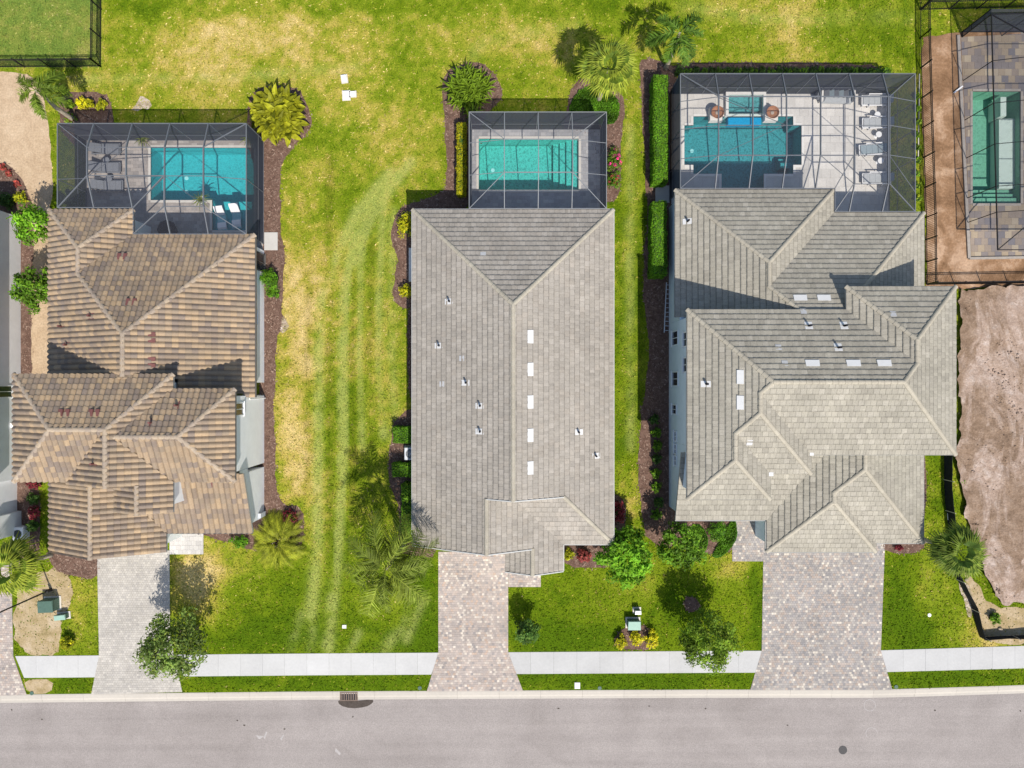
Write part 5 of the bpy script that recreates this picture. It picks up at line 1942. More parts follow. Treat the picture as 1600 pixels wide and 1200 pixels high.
# --- palm fronds
def feather_mesh(name, L, rg, mat, droop=.55, leaflet=.55, pairs=26, width=.045, plume=.0):
    vs, fs, cs = [], [], []

    def rach(t):
        return Vector((L * t * (1 - .18 * t), 0, L * (.30 * t - (.30 + droop) * t * t)))
    N = 10
    for i in range(N + 1):
        t = i / N
        p = rach(t)
        r = .022 * (1 - .8 * t) + .004
        vs += [p + Vector((0, -r, 0)), p + Vector((0, 0, r)), p + Vector((0, r, 0))]
    for i in range(N):
        for k in range(2):
            fs.append((i * 3 + k, (i + 1) * 3 + k, (i + 1) * 3 + k + 1, i * 3 + k + 1))
            cs.append((1.7, 1.45, 1.5))
    for i in range(pairs):
        t = .14 + .86 * i / (pairs - 1)
        p = rach(t)
        d = (rach(min(1, t + .02)) - rach(t - .02)).normalized()
        ln = leaflet * L * .62 * (math.sin(math.pi * (.12 + .8 * t)) ** .7) * rg.uniform(.85, 1.12)
        for s in (-1, 1):
            tw = rg.uniform(-.35, .35) + plume * rg.uniform(-1, 1)
            side = Vector((0, s, 0))
            upv = d.cross(side) * s
            out = (side * math.cos(tw) + Vector((0, 0, 1)) * math.sin(tw) * 1.0 + d * (.55 + .5 * t)).normalized()
            tip = p + out * ln + Vector((0, 0, -ln * rg.uniform(.18, .42)))
            mid = p + out * ln * .5 + Vector((0, 0, -ln * .03))
            wv = d * width * L * .45
            k = len(vs)
            vs += [p - wv * .4, p + wv * .4, mid + wv * .55, tip, mid - wv * .55]
            fs.append((k, k + 1, k + 2, k + 3, k + 4))
            q = rg.uniform(.65, 1.35)
            cs.append((q * 1.05, q, q))
    return bare(name, vs, fs, cs, mat)


def bare(name, vs, fs, cs, mat):
    me = bpy.data.meshes.new(name)
    me.from_pydata([tuple(v) for v in vs], [], fs)
    a = me.attributes.new('Col', 'FLOAT_COLOR', 'FACE')
    arr = np.ones((len(fs), 4), np.float32)
    arr[:, :3] = np.array(cs, np.float32)
    a.data.foreach_set('color', arr.ravel())
    me.materials.append(mat)
    return me


def fan_mesh(name, L, rg, mat, segs=21, span=3.7, pet=.45, width=.06):
    vs, fs, cs = [], [], []
    N = 5

    def pt(t):
        return Vector((L * pet * t, 0, L * (.22 * t - .16 * t * t)))
    for i in range(N + 1):
        p = pt(i / N)
        r = .018
        vs += [p + Vector((0, -r, 0)), p + Vector((0, 0, r)), p + Vector((0, r, 0))]
    for i in range(N):
        for k in range(2):
            fs.append((i * 3 + k, (i + 1) * 3 + k, (i + 1) * 3 + k + 1, i * 3 + k + 1))
            cs.append((1.8, 1.6, 1.6))
    hub = pt(1)
    for i in range(segs):
        a = (i / (segs - 1) - .5) * span
        ln = L * (1 - pet) * (1.0 - .22 * abs(a) / (span / 2)) * rg.uniform(.85, 1.12)
        d = Vector((math.cos(a), math.sin(a), 0))
        sd = Vector((-math.sin(a), math.cos(a), 0))
        w = width * L * .5
        up = .10
        m1 = hub + d * ln * .55 + Vector((0, 0, up * ln * .6))
        tip = hub + d * ln + Vector((0, 0, -ln * rg.uniform(.18, .5)))
        k = len(vs)
        vs += [hub, m1 + sd * w, m1 - Vector((0, 0, .02)), m1 - sd * w, tip]
        fs += [(k, k + 1, k + 2), (k, k + 2, k + 3), (k + 1, k + 4, k + 2), (k + 2, k + 4, k + 3)]
        q = rg.uniform(.7, 1.3)
        cs += [(q * .8, q * .85, q * .8), (q * .65, q * .7, q * .7), (q * 1.55, q * 1.3, q), (q * 1.2, q * 1.05, q)]
    return bare(name, vs, fs, cs, mat)


def blade_mesh(name, L, W, rg, mat, droop=.5, fold=.06):
    vs, fs, cs = [], [], []
    N = 6
    for i in range(N + 1):
        t = i / N
        w = W * (math.sin(math.pi * min(1, .08 + .92 * t)) ** .7) * .5 if i < N else .004
        x = L * t
        z = L * (.35 * t - (.35 + droop) * t * t)
        vs += [(x, -w, z + fold * w), (x, 0, z - fold), (x, w, z + fold * w)]
    for i in range(N):
        for k in range(2):
            fs.append((i * 3 + k, (i + 1) * 3 + k, (i + 1) * 3 + k + 1, i * 3 + k + 1))
            q = rg.uniform(.85, 1.15)
            cs.append((q * (1 + .3 * (t > .7)), q, q))
    return bare(name, vs, fs, cs, mat)


def place_leaf(me, name, parent, at_, az, pitch, roll=0.0, s=1.0):
    mw = Matrix.Translation(at_) @ Matrix.Rotation(az, 4, 'Z') @ Matrix.Rotation(-pitch, 4, 'Y') @ Matrix.Rotation(roll, 4, 'X') @ Matrix.Scale(s, 4)
    return link(name, me, parent, None, mw)


def palm(px, py, h, L, label, kind, mat, n=18, seed=1, base=None, name='palm_tree', trunk=.13, cat='palm', group=None, pit=(-.25, 1.1), droop=.5, spear=True, az0=0, azs=None, leaflet=.55, pairs=26, width=.045, plume=0):
    rg = random.Random(seed)
    c = P(px, py, h)
    b0 = P(*base) if base else Vector((c.x + rg.uniform(-.1, .1), c.y + rg.uniform(-.1, .1), 0))
    root = thing(name, (b0.x, b0.y, 0), label, cat, group)
    mid = b0.lerp(Vector((c.x, c.y, 0)), .25)
    mid.z = h * .5
    mb = MB()
    pts = [b0 + Vector((0, 0, -.05)), b0 + Vector((0, 0, h * .08)), mid, Vector((c.x, c.y, h * .85)), Vector((c.x, c.y, h + .12))]
    mb.tube(pts, [trunk * 1.5, trunk * 1.15, trunk, trunk * .9, trunk * .5], 12)
    mb.out('trunk', M['bark'], root, smooth=True)
    if kind == 'feather':
        var = [feather_mesh('frond', L, rg, mat, droop, leaflet, pairs, width, plume) for _ in range(3)]
    else:
        var = [fan_mesh('frond', L, rg, mat) for _ in range(3)]
    for i in range(n):
        az = az0 + i * 2.39996 + rg.uniform(-.2, .2) if azs is None else azs[i % len(azs)]
        f = (i + .5) / n
        p = pit[1] + (pit[0] - pit[1]) * (f ** .8)
        place_leaf(var[i % 3], 'frond', root, Vector((c.x, c.y, h + .12 * (1 - f))), az, p, rg.uniform(-.3, .3), rg.uniform(.82, 1.08) * (.75 + .25 * min(1, f * 2.2)))
    if spear and kind == 'feather':
        MB().tube([(c.x, c.y, h), (c.x + .05, c.y + .08, h + L * .55)], [.03, .008], 6).out('spear', mat, root)
    return root


def rosette(px, py, L, label, mat, n=40, seed=1, W=.2, cat='shrub', name='broad_leaf_shrub', heads=5, spread=.5, group=None, pit=(-.15, 1.2), h=.35, droop=.5):
    """shrub of large separate leaves from several heads"""
    rg = random.Random(seed)
    c = P(px, py, h + .4)
    root = thing(name, (c.x, c.y, 0), label, cat, group)
    base_disc((c.x, c.y, 0), spread * .9 + .1, h + .25, root, rg)
    var = [blade_mesh('leaf', L, W, rg, mat, droop) for _ in range(3)]
    for k in range(heads):
        th = k * 2.39996
        r = spread * math.sqrt(k / max(1, heads - .5))
        at_ = Vector((c.x + r * math.cos(th), c.y + r * math.sin(th), h * (1.1 - .4 * r / (spread + .01))))
        m = max(4, n // heads)
        for i in range(m):
            f = (i + .5) / m
            place_leaf(var[(i + k) % 3], 'leaf', root, at_, th + i * 2.39996 + rg.uniform(-.2, .2), pit[1] + (pit[0] - pit[1]) * f, rg.uniform(-.4, .4), rg.uniform(.7, 1.1))
    return root


# --- palms
palm(57, 142, 4.2, 2.05, 'feather palm with drooping fronds overhanging the sand at upper left', 'feather', M['palm'], 9, 3, base=(117, 188), pit=(-.4, .6), droop=.45, leaflet=.5, width=.075, pairs=44, plume=1.1)
palm(24, 886, 3.4, 2.15, 'bright fan palm over the mulch at the left edge, by the lamp post', 'fan', M['fan'], 20, 4)
palm(950, 108, 4.6, 2.0, 'fan palm behind the middle house, yellow-green tips over dark ground cover', 'fan', M['fan'], 23, 5, pit=(-.3, 1.2))
palm(1062, 52, 4.6, 2.35, 'tall feather palm with pale trunk behind the wide grey cage', 'feather', M['palm_dark'], 8, 6, base=(1040, 107), pit=(-.4, .6), droop=.4, leaflet=.5, width=.075, pairs=44, plume=1.1)
palm(1494, 860, 3.9, 2.05, 'dense green fan palm between the driveway lawn and dirt lot', 'fan', M['fan_deep'], 26, 7, pit=(-.3, .95))
palm(604, 888, 6.2, 3.8, 'big wispy feather palm over lawn and the corner of the middle driveway', 'feather', M['palm_dull'], 17, 8, base=(633, 846), pit=(-.45, .75), droop=.45, leaflet=.42, pairs=46, width=.034, plume=.9, trunk=.17)
# areca clump
rg = random.Random(12)
c = P(430, 850, 1.0)
root = thing('clumping_palm', (c.x, c.y, 0), 'clump of arching yellow-green fronds at the front corner of the tan-roofed house', 'palm')
var = [feather_mesh('frond', 1.4, rg, M['areca'], .85, .42, 28, .05) for _ in range(3)]
for i in range(84):
    th = i * 2.39996
    r = .95 * math.sqrt(i / 84)
    place_leaf(var[i % 3], 'frond', root, Vector((c.x + r * math.cos(th), c.y + r * math.sin(th), .5)), th + rg.gauss(0, .9), 1.1 - .95 * i / 84, rg.uniform(-.3, .3), rg.uniform(.7, 1.05))
mb = MB()
for i in range(9):
    th = i * 2.4
    mb.tube([(c.x + .35 * math.cos(th), c.y + .35 * math.sin(th), -.02), (c.x + .3 * math.cos(th), c.y + .3 * math.sin(th), .7)], [.045, .03], 6)
mb.out('canes', M['stake'], root)

rosette(428, 173, .85, 'large round yellow-green shrub of broad leaves in a mulch ring', M['round'], 288, 13, .40, heads=32, spread=1.4, h=1.1, pit=(-.2, 1.2), droop=.5)
rosette(731, 133, .85, 'dark green strappy shrub at the corner of the square cage', M['green'], 286, 14, .15, heads=22, spread=1.25, h=.8, pit=(-.05, 1.2), name='strappy_shrub', droop=.4)
rosette(737, 168, .8, 'small dark strappy plant tucked against the square cage corner', M['palm_dark'], 36, 15, .13, heads=3, spread=.3, h=.3, name='strappy_shrub')

# --- trees
tree(268, 1010, 3.4, 2.2, 'round green tree over the pale driveway and sidewalk', M['oak'], 5200, .10, seed=20, clumps=60, clr=.27, trunk=.1)
tree(1108, 1002, 2.9, 1.85, 'loose olive-green tree whose crown hangs over the sidewalk', M['olive'], 6000, .085, seed=21, clumps=54, clr=.27, rz=1.5, trunk=.07)
tree(980, 870, 2.6, 1.85, 'bright green leafy tree at the front corner of the middle house', M['bright'], 5200, .12, seed=22, clumps=50, clr=.29, rz=1.3, trunk=.08)
tree(1066, 852, 2.4, 1.55, 'dark green tree shading the front corner of the stepped-roof house', M['green'], 3200, .11, seed=23, clumps=40, clr=.3, rz=1.2, trunk=.08)
tree(50, 350, 2.8, 1.2, 'bright green round tree between the white wall and tan roof', M['bright'], 2200, .10, seed=24, clumps=34, clr=.32, rz=1.1, trunk=.06)
tree(52, 452, 2.5, 1.45, 'olive and green tree spreading from tan eave toward the white wall', M['green'], 2600, .10, seed=25, clumps=38, clr=.3, rz=1.0, trunk=.06)
tree(824, 985, 1.35, .78, 'slim dark columnar tree on the lawn right of the middle driveway', M['dark'], 2400, .075, seed=26, clumps=36, clr=.33, rz=1.25, name='columnar_tree', trunk=.05)

# --- hedges
hedge(714, 191, 727, 302, 1.0, 'long narrow lime hedge beside the square cage', M['lime'], 30, 430, .06)
hedge(1022, 117, 1044, 283, 1.5, 'long tall clipped green hedge left of the wide grey cage', M['hedge'], 31, 430, .05)
hedge(1020, 314, 1042, 430, 1.5, 'shorter clipped green hedge left of the stepped-roof house', M['hedge'], 32, 430, .05, round_=.25)
hedge(614, 668, 645, 691, 1.0, 'small clipped hedge block just above the air conditioner', M['hedge'], 33, 430, .05)
hedge(613, 724, 645, 745, 1.0, 'small clipped hedge block just below the air conditioner', M['hedge'], 34, 430, .05)
hedge(628, 757, 645, 846, .9, 'upright row of loose green hedge along the middle house wall', M['green'], 35, 300, .075, rough=.12)
for i, (px, py, n_) in enumerate(((1022, 655, .36), (1026, 676, .34), (1028, 696, .42), (1026, 717, .38), (1025, 739, .4), (1026, 762, .36), (1029, 785, .42), (1026, 804, .36))):
    shrub(px, py, n_, .6, 'green shrub in the row beside the pale blue wall, %s from the top' % ('first', 'second', 'third', 'fourth', 'fifth', 'sixth', 'seventh', 'eighth')[i], M['green'] if i % 3 else M['dark'], 240, .07, group='shrubs rowed beside the pale blue wall', seed=40 + i)
for i, px in enumerate(range(1062, 1400, 13)):
    shrub(px, 111 + (i % 2), .36, .5, 'one of the low green shrubs rowed behind the wide grey cage', M['green'] if i % 2 else M['dark'], 130, .07, group='low shrubs behind the wide grey cage', seed=60 + i, clumps=8)

# --- single shrubs
shrub(633, 353, .62, 1.2, 'lime shrub at the upper corner of the middle roof', M['lime'], 700, .07, seed=90, ry=.85)
shrub(634, 455, .45, .9, 'small round lime shrub below the white box on the wall', M['lime'], 380, .065, seed=91)
shrub(421, 436, .72, 1.15, 'dense round dark green shrub beside the pale house wall', M['hedge'], 1300, .05, seed=92, clumps=24, clr=.35)
shrub(425, 459, .5, .7, 'low dark green shrub just below a round one in mulch', M['hedge'], 500, .05, seed=93, ry=.3)
shrub(960, 250, .48, .9, 'magenta flowering shrub along the right side of the square cage', M['green'], 500, .07, seed=94, ry=1.0, flowers=M['pink'])
shrub(958, 282, .45, .8, 'pale pink flowering shrub below the magenta one', M['green'], 350, .07, seed=95, ry=.6, flowers=M['red'])
shrub(966, 800, .45, 1.0, 'dark red leafy shrub at the right wall of the middle house', M['crimson'], 500, .08, seed=96, ry=.9)
shrub(912, 868, .5, .7, 'coral and red shrub in the bed under the middle house eave', M['red'], 420, .085, seed=97)
shrub(888, 866, .42, .6, 'green and yellow shrub in the bed by the entry gable', M['yellowgreen'], 300, .08, seed=98)
for i, (px, py, lab) in enumerate(((971, 1003, 'left of three yellow shrubs by the sidewalk, smallest one'), (994, 997, 'middle of three yellow shrubs in front of the green transformer'), (1019, 999, 'right of three yellow shrubs by the sidewalk, longest one'))):
    shrub(px, py, .36 + .05 * i, .8, lab, M['gold'], 520, .065, seed=100 + i, ry=.5 + .09 * i, group='yellow shrubs round the transformer')
shrub(103, 1006, .42, .8, 'small yellow-green shrub by the sidewalk near the left driveways', M['yellowgreen'], 380, .08, seed=105)
shrub(1123, 832, .78, 1.0, 'clipped round topiary shrub beside the entry path', M['hedge'], 1200, .05, seed=106, clumps=26, clr=.33)
shrub(374, 846, .6, .6, 'low green shrubbery under the front eave of the tan roof', M['hedge'], 500, .07, seed=107, ry=.4)
shrub(452, 808, .55, .7, 'dark shrub in the shaded mulch behind the arching fronds', M['crimson'], 300, .08, seed=108)
shrub(126, 160, .36, .7, 'bright yellow croton shrub in the dark bed, left one', M['gold'], 300, .08, seed=109)
shrub(139, 161, .33, .65, 'yellow-green croton shrub in the dark bed, right one', M['lime'], 300, .08, seed=110)
shrub(157, 163, .34, .6, 'green leafy shrub at the right end of the dark bed', M['yellowgreen'], 280, .08, seed=111)
shrub(106, 163, .35, .6, 'dull olive shrub below the palm trunk in the dark bed', M['olive'], 260, .08, seed=112)
shrub(108, 184, .4, .5, 'mixed red and olive ground shrub against the L-shaped cage', M['olive'], 260, .07, seed=113, flowers=M['red'])
for i, (px, py) in enumerate(((3, 261), (13, 270), (26, 287))):
    shrub(px, py, .22, .35, ('red bromeliad in the round bed, nearest the left edge', 'red bromeliad in the round bed, middle of the three', 'red bromeliad in the round bed, nearest the green tree')[i], M['red'], 120, .09, seed=115 + i, group='red bromeliads in the round mulch bed', clumps=6)
shrub(30, 310, .45, .7, 'small yellow-green sapling in the shaded corner of the round bed', M['yellowgreen'], 180, .09, seed=119)
shrub(8, 313, .6, .8, 'dark green shrub in shade by the white wall corner', M['dark'], 300, .09, seed=120)
for i, (px, py) in enumerate(((52, 755), (50, 780), (52, 800), (50, 822))):
    shrub(px, py, .42, .7, 'dark shrub in mulch between white and tan houses, %s from the top' % ('first', 'second', 'third', 'fourth')[i], M['dark'] if i % 2 else M['crimson'], 220, .09, seed=122 + i, group='dark shrubs between the houses')
shrub(1405, 856, .3, .45, 'low purple-brown plants in the bed under the garage eave', M['crimson'], 240, .06, seed=130, ry=.2)
shrub(1555, 965, .4, .5, 'weedy green tuft beside the curving silt fence', M['green'], 200, .09, seed=131)
shrub(1505, 752, .22, .3, 'small weed growing at the edge of the bare dirt', M['green'], 90, .07, seed=132)
for i in range(9):
    shrub(1433 + (i % 3), 150 + i * 20, .22, .4, 'small white-flecked plant between wide cage and fence, %s from the top' % ('first', 'second', 'third', 'fourth', 'fifth', 'sixth', 'seventh', 'eighth', 'ninth')[i], M['green'], 90, .06, seed=140 + i, group='small plants between wide cage and fence', clumps=6, flowers=M['fan'])

# potted plants on the decks
for i, (px, py, lab) in enumerate(((229, 221, 'potted grassy plant on the deck above the turquoise pool'), (319, 315, 'potted plant in white pot at the tanning shelf corner'), (393, 220, 'potted plant in the far corner of the L-shaped cage'))):
    p = P(px, py)
    t = thing('potted_plant', (p.x, p.y, DZ), lab, 'potted plant', 'potted plants round the turquoise pool')
    MB().lathe((p.x, p.y, DZ), [(.15, 0), (.24, .3), (.26, .42), (.22, .42), (.2, .36)], 16).out('pot', M['white'] if i == 1 else M['pot'], t)
    rg = random.Random(i + 7)
    var = [blade_mesh('leaf', .55, .05, rg, M['olive'], .7) for _ in range(2)]
    for k in range(26):
        place_leaf(var[k % 2], 'leaf', t, Vector((p.x, p.y, DZ + .38)), k * 2.4, 1.3 - 1.1 * k / 26, 0, rg.uniform(.7, 1.1))


# ------------------------------------------------------------------ pool furniture
def local(root_xy, rz):
    ca, sa = math.cos(rz), math.sin(rz)
    return lambda x, y, z: Vector((root_xy[0] + x * ca - y * sa, root_xy[1] + x * sa + y * ca, z))


def xbox(mb, T, x0, x1, y0, y1, z0, z1, dz=0.0):
    vs = [T(x, y, z) for z in (z0, z1) for x, y in ((x0, y0), (x1, y0), (x1, y1), (x0, y1))]
    if dz:
        for i in (1, 2, 5, 6):
            vs[i].z += dz
    mb.add(vs, [(3, 2, 1, 0), (4, 5, 6, 7)] + [(i, (i + 1) % 4, 4 + (i + 1) % 4, 4 + i) for i in range(4)])


def lounger(px, py, rz, label, sling, frame, group, pillow=None, back=.42, wid=.66, arms=False):
    p = P(px, py)
    T = local((p.x, p.y), rz)
    t = thing('sun_lounger', (p.x, p.y, DZ), label, 'lounger', group)
    z = DZ
    m = MB()
    xbox(m, T, -.98, .98, -wid / 2, -wid / 2 + .06, z + .24, z + .31)
    xbox(m, T, -.98, .98, wid / 2 - .06, wid / 2, z + .24, z + .31)
    xbox(m, T, -.98, -.92, -wid / 2, wid / 2, z + .245, z + .305)
    xbox(m, T, .92, .98, -wid / 2, wid / 2, z + .245, z + .305)
    m.out('frame', frame, t)
    for sx in (-.85, .85):
        for sy in (-wid / 2 + .03, wid / 2 - .03):
            m = MB()
            xbox(m, T, sx - .03, sx + .03, sy - .029, sy + .029, z, z + .24)
            m.out('leg', frame, t)
    for k in range(3):          # seat cushion in three pads
        m = MB()
        x0 = -.9 + k * .385
        xbox(m, T, x0, x0 + .375, -wid / 2 + .065, wid / 2 - .065, z + .29, z + .37)
        m.out('seat', sling, t)
    for k in range(2):          # raised back
        m = MB()
        x0 = .27 + k * .33
        d = back * .33 / .66
        xbox(m, T, x0, x0 + .32, -wid / 2 + .065, wid / 2 - .065, z + .31 + d * k, z + .39 + d * k, d)
        m.out('backrest', sling, t)
    if pillow:
        m = MB()
        xbox(m, T, .72, .92, -wid / 2 + .09, wid / 2 - .09, z + .40 + back * .66, z + .47 + back * .66, .1)
        m.out('pillow', pillow, t)
    if arms:
        for sy in (-wid / 2 - .03, wid / 2 + .03):
            m = MB()
            xbox(m, T, -.55, .55, sy - .035, sy + .035, z + .42, z + .46)
            xbox(m, T, -.5, -.44, sy - .03, sy + .03, z, z + .42)
            xbox(m, T, .44, .5, sy - .03, sy + .03, z, z + .42)
            m.out('armrest', frame, t)
    return t


def side_table(px, py, r, label, mat, group, h=.42):
    p = P(px, py, h)
    t = thing('side_table', (p.x, p.y, DZ), label, 'side table', group)
    MB().lathe((p.x, p.y, DZ + h - .04), [(r * .96, 0), (r, .015), (r, .035), (r * .97, .04)], 24).out('table_top', mat, t)
    MB().lathe((p.x, p.y, DZ), [(r * .7, 0), (r * .66, .025), (.035, .05), (.035, h - .04)], 16).out('pedestal', mat, t)


for i, (px, py) in enumerate(((170, 235), (170, 264), (174, 292))):
    lounger(px, py, math.pi, ('grey sling lounger nearest the cage wall, top of three', 'grey sling lounger in the middle of the row of three', 'grey sling lounger nearest the tan roof, bottom of three')[i], M['fabric_grey'], M['fabric_grey'], 'grey loungers left of the turquoise pool', wid=.72)
side_table(166, 250, .22, 'small dark side table between the top two grey loungers', M['fabric_grey'], 'side tables by the grey loungers')
side_table(170, 279, .22, 'small dark side table between the lower two grey loungers', M['fabric_grey'], 'side tables by the grey loungers')
for i, (px, py) in enumerate(((1365, 160), (1366, 195), (1361, 236), (1366, 281))):
    lounger(px, py, (0, .02, .06, 0)[i], ('cushioned patio lounger nearest the sofa, topmost of four', 'cushioned patio lounger second from the top', 'slightly turned cushioned patio lounger, third from the top', 'cushioned patio lounger nearest the roof, lowest of four')[i], M['fabric_light'] if i != 2 else M['fabric_teal'], M['white'], 'cushioned loungers on the pale deck', M['fabric_teal'], wid=.7, arms=True, back=.3)
for i, (px, py) in enumerate(((1371, 179), (1373, 210), (1376, 251))):
    side_table(px, py, .2, ('round white side table between the top two patio loungers', 'round white side table between the second and third loungers', 'round white side table between the lowest two loungers')[i], M['white'], 'round white tables between the loungers')

# in-pool chaises on the tanning shelf
for i, (px, py) in enumerate(((345, 341), (368, 337))):
    p = P(px, py)
    T = local((p.x, p.y), -math.pi / 2 + (.12 if i == 0 else .08))
    m = MB()
    prof = [(-.85, .16), (-.6, .30), (-.35, .26), (-.05, .12), (.15, .14), (.4, .40), (.62, .62), (.75, .66)]
    vs = []
    for x, z in prof:
        for y in (-.3, .3):
            vs += [T(-x, y, z - .3), T(-x, y, -.34 if z < .2 else z - .38)]
    fs = []
    for k in range(len(prof) - 1):
        a = k * 4
        fs += [(a, a + 4, a + 6, a + 2), (a + 1, a + 3, a + 7, a + 5), (a, a + 1, a + 5, a + 4), (a + 2, a + 6, a + 7, a + 3)]
    e = (len(prof) - 1) * 4
    fs += [(0, 2, 3, 1), (e, e + 1, e + 3, e + 2)]
    m.add(vs, fs)
    o = m.out('pool_chaise', M['white'], None)
    tag(o, ('wavy white chaise in shallow water, the left one', 'wavy white chaise in shallow water, the right one')[i], 'lounger', 'white chaises on the tanning shelf')

# sofa with cushions
p = P(1304, 155)
t = thing('sofa', (p.x, p.y, DZ), 'long grey outdoor sofa with tilted scatter cushions behind the pool', 'sofa')
T = local((p.x, p.y), -.03)
m = MB()
xbox(m, T, -1.0, 1.0, -.36, .36, DZ + .06, DZ + .3)
m.out('seat', M['fabric_light'], t)
m = MB()
xbox(m, T, -1.0, 1.0, .37, .5, DZ + .06, DZ + .75)
m.out('backrest', M['fabric_grey'], t)
for s in (-1.13, 1.01):
    m = MB()
    xbox(m, T, s, s + .12, -.36, .5, DZ + .06, DZ + .55)
    m.out('armrest', M['stone_white'], t)
for k in range(6):
    m = MB()
    xbox(m, T, -.95 + k * .32, -.68 + k * .32, -.1, .34, DZ + .42, DZ + .5, .18)
    m.out('cushion', M['fabric_teal'] if k % 2 else M['fabric_grey'], t)
for sx in (-.9, .9):
    for sy in (-.3, .42):
        m = MB()
        xbox(m, T, sx - .04, sx + .04, sy - .04, sy + .04, DZ, DZ + .06)
        m.out('leg', M['fabric_grey'], t)
p = P(1280, 153)
t = thing('armchair', (p.x, p.y, DZ), 'grey armchair standing at the left end of the long sofa', 'armchair')
T = local((p.x, p.y), 1.2)
m = MB()
xbox(m, T, -.3, .3, -.3, .3, DZ + .2, DZ + .38)
m.out('seat', M['fabric_grey'], t)
m = MB()
xbox(m, T, -.3, .3, .3, .4, DZ + .2, DZ + .8)
m.out('backrest', M['fabric_grey'], t)
for sx in (-.26, .26):
    for sy in (-.26, .34):
        m = MB()
        xbox(m, T, sx - .03, sx + .03, sy - .03, sy + .03, DZ, DZ + .2)
        m.out('leg', M['stone_white'], t)
# grill / fire table in the shade of the tan roof
p = P(268, 362)
t = thing('fire_table', (p.x, p.y, DZ), 'dark octagonal table in the roof shade beside the turquoise pool', 'table')
MB().lathe((p.x, p.y, DZ + .55), [(.62, 0), (.66, .02), (.66, .07), (.62, .09)], 8).out('table_top', M['silt'], t)
MB().lathe((p.x, p.y, DZ), [(.45, 0), (.42, .5), (.4, .549)], 8).out('base', M['silt'], t)

# ------------------------------------------------------------------ utilities and street things
def transformer(px, py, w, d, h, rz, label, mat, lid):
    p = P(px, py, h * .5)
    t = thing('utility_cabinet', (p.x, p.y, 0), label, 'utility box')
    T = local((p.x, p.y), rz)
    m = MB()
    xbox(m, T, -w / 2, w / 2, -d / 2, d / 2, .0, h)
    m.out('body', mat, t)
    m = MB()
    vs = [T(x, y, z) for x, y, z in ((-w / 2 - .03, -d / 2 - .03, h), (w / 2 + .03, -d / 2 - .03, h), (w / 2 + .03, d / 2 + .03, h), (-w / 2 - .03, d / 2 + .03, h), (-w / 2 - .03, -d / 2 - .03, h + .03), (w / 2 + .03, -d / 2 - .03, h + .03), (w / 2, d / 2 - .0, h + .09), (-w / 2, d / 2 - .0, h + .09))]
    m.add(vs, [(3, 2, 1, 0), (4, 5, 6, 7), (0, 1, 5, 4), (1, 2, 6, 5), (2, 3, 7, 6), (3, 0, 4, 7)])
    m.out('lid', lid, t)
    m = MB()
    xbox(m, T, -w / 2 - .1, w / 2 + .1, -d / 2 - .1, d / 2 + .1, -.04, .05)
    m.out('pad', M['coping'], t)


transformer(77, 945, .95, .75, .75, .04, 'dark green transformer box on dry ground below the fan palm', M['box_green'], M['box_green'])
transformer(97, 963, .7, .3, .45, .1, 'narrow pale-topped utility pedestal beside the dark green box', M['box_green'], M['box_pale'])
transformer(990, 975, .8, .55, .6, 0, 'grey-green transformer box behind the yellow shrubs', M['box_green'], M['box_pale'])
transformer(996, 955, .36, .22, .5, 0, 'small white-topped pedestal just above the grey-green transformer', M['box_green'], M['white'])
transformer(538, 123, .26, .40, .12, .15, 'pale irrigation box with dark rim standing alone in the field', M['iron'], M['white'])
transformer(541, 149, .36, .50, .1, .05, 'larger of two white box lids side by side in the field', M['white'], M['white'])
transformer(551, 147, .32, .24, .09, .05, 'smaller of two white box lids side by side in the field', M['white'], M['white'])

# lamp post leaning out of the picture's left edge by perspective
b0 = P(80, 921)
t = thing('lamp_post', b0, 'tall thin black lamp post beside the fan palm at the left edge', 'lamp post')
MB().tube([b0, b0 + Vector((0, 0, .5)), b0 + Vector((0, 0, .52)), b0 + Vector((0, 0, 4.9))], [.11, .1, .055, .045], 12).out('pole', M['black_metal'], t)
MB().lathe(b0 + Vector((0, 0, 4.9)), [(.06, 0), (.12, .08), (.17, .3), (.2, .34), (.12, .45), (.03, .52)], 12).out('lantern', M['black_metal'], t)

# air conditioner
p = P(640, 709, .7)
t = thing('air_conditioner', (p.x + .1, p.y, 0), 'square pale air conditioner between two small clipped hedges', 'air conditioner')
x, y = -6.78, p.y
MB().box(x - .42, x + .42, y - .42, y + .42, .08, .72, bev=.03).out('casing', M['ac'], t)
MB().box(x - .5, x + .5, y - .5, y + .5, -.02, .079).out('pad', M['coping'], t)
MB().lathe((x, y, .722), [(.33, 0), (.32, .006)], 24).out('fan_opening', M['acdark'], t)
m = MB()
for k in range(6):
    r = .06 + k * .05
    m.tube([(x + r * math.cos(a), y + r * math.sin(a), .745) for a in [i * math.pi / 10 for i in range(21)]], .006, 4, cap=False)
for k in range(6):
    a = k * math.pi / 6
    m.bar((x - .33 * math.cos(a), y - .33 * math.sin(a), .74), (x + .33 * math.cos(a), y + .33 * math.sin(a), .74), .012, .01)
m.out('fan_guard', M['ac'], t)
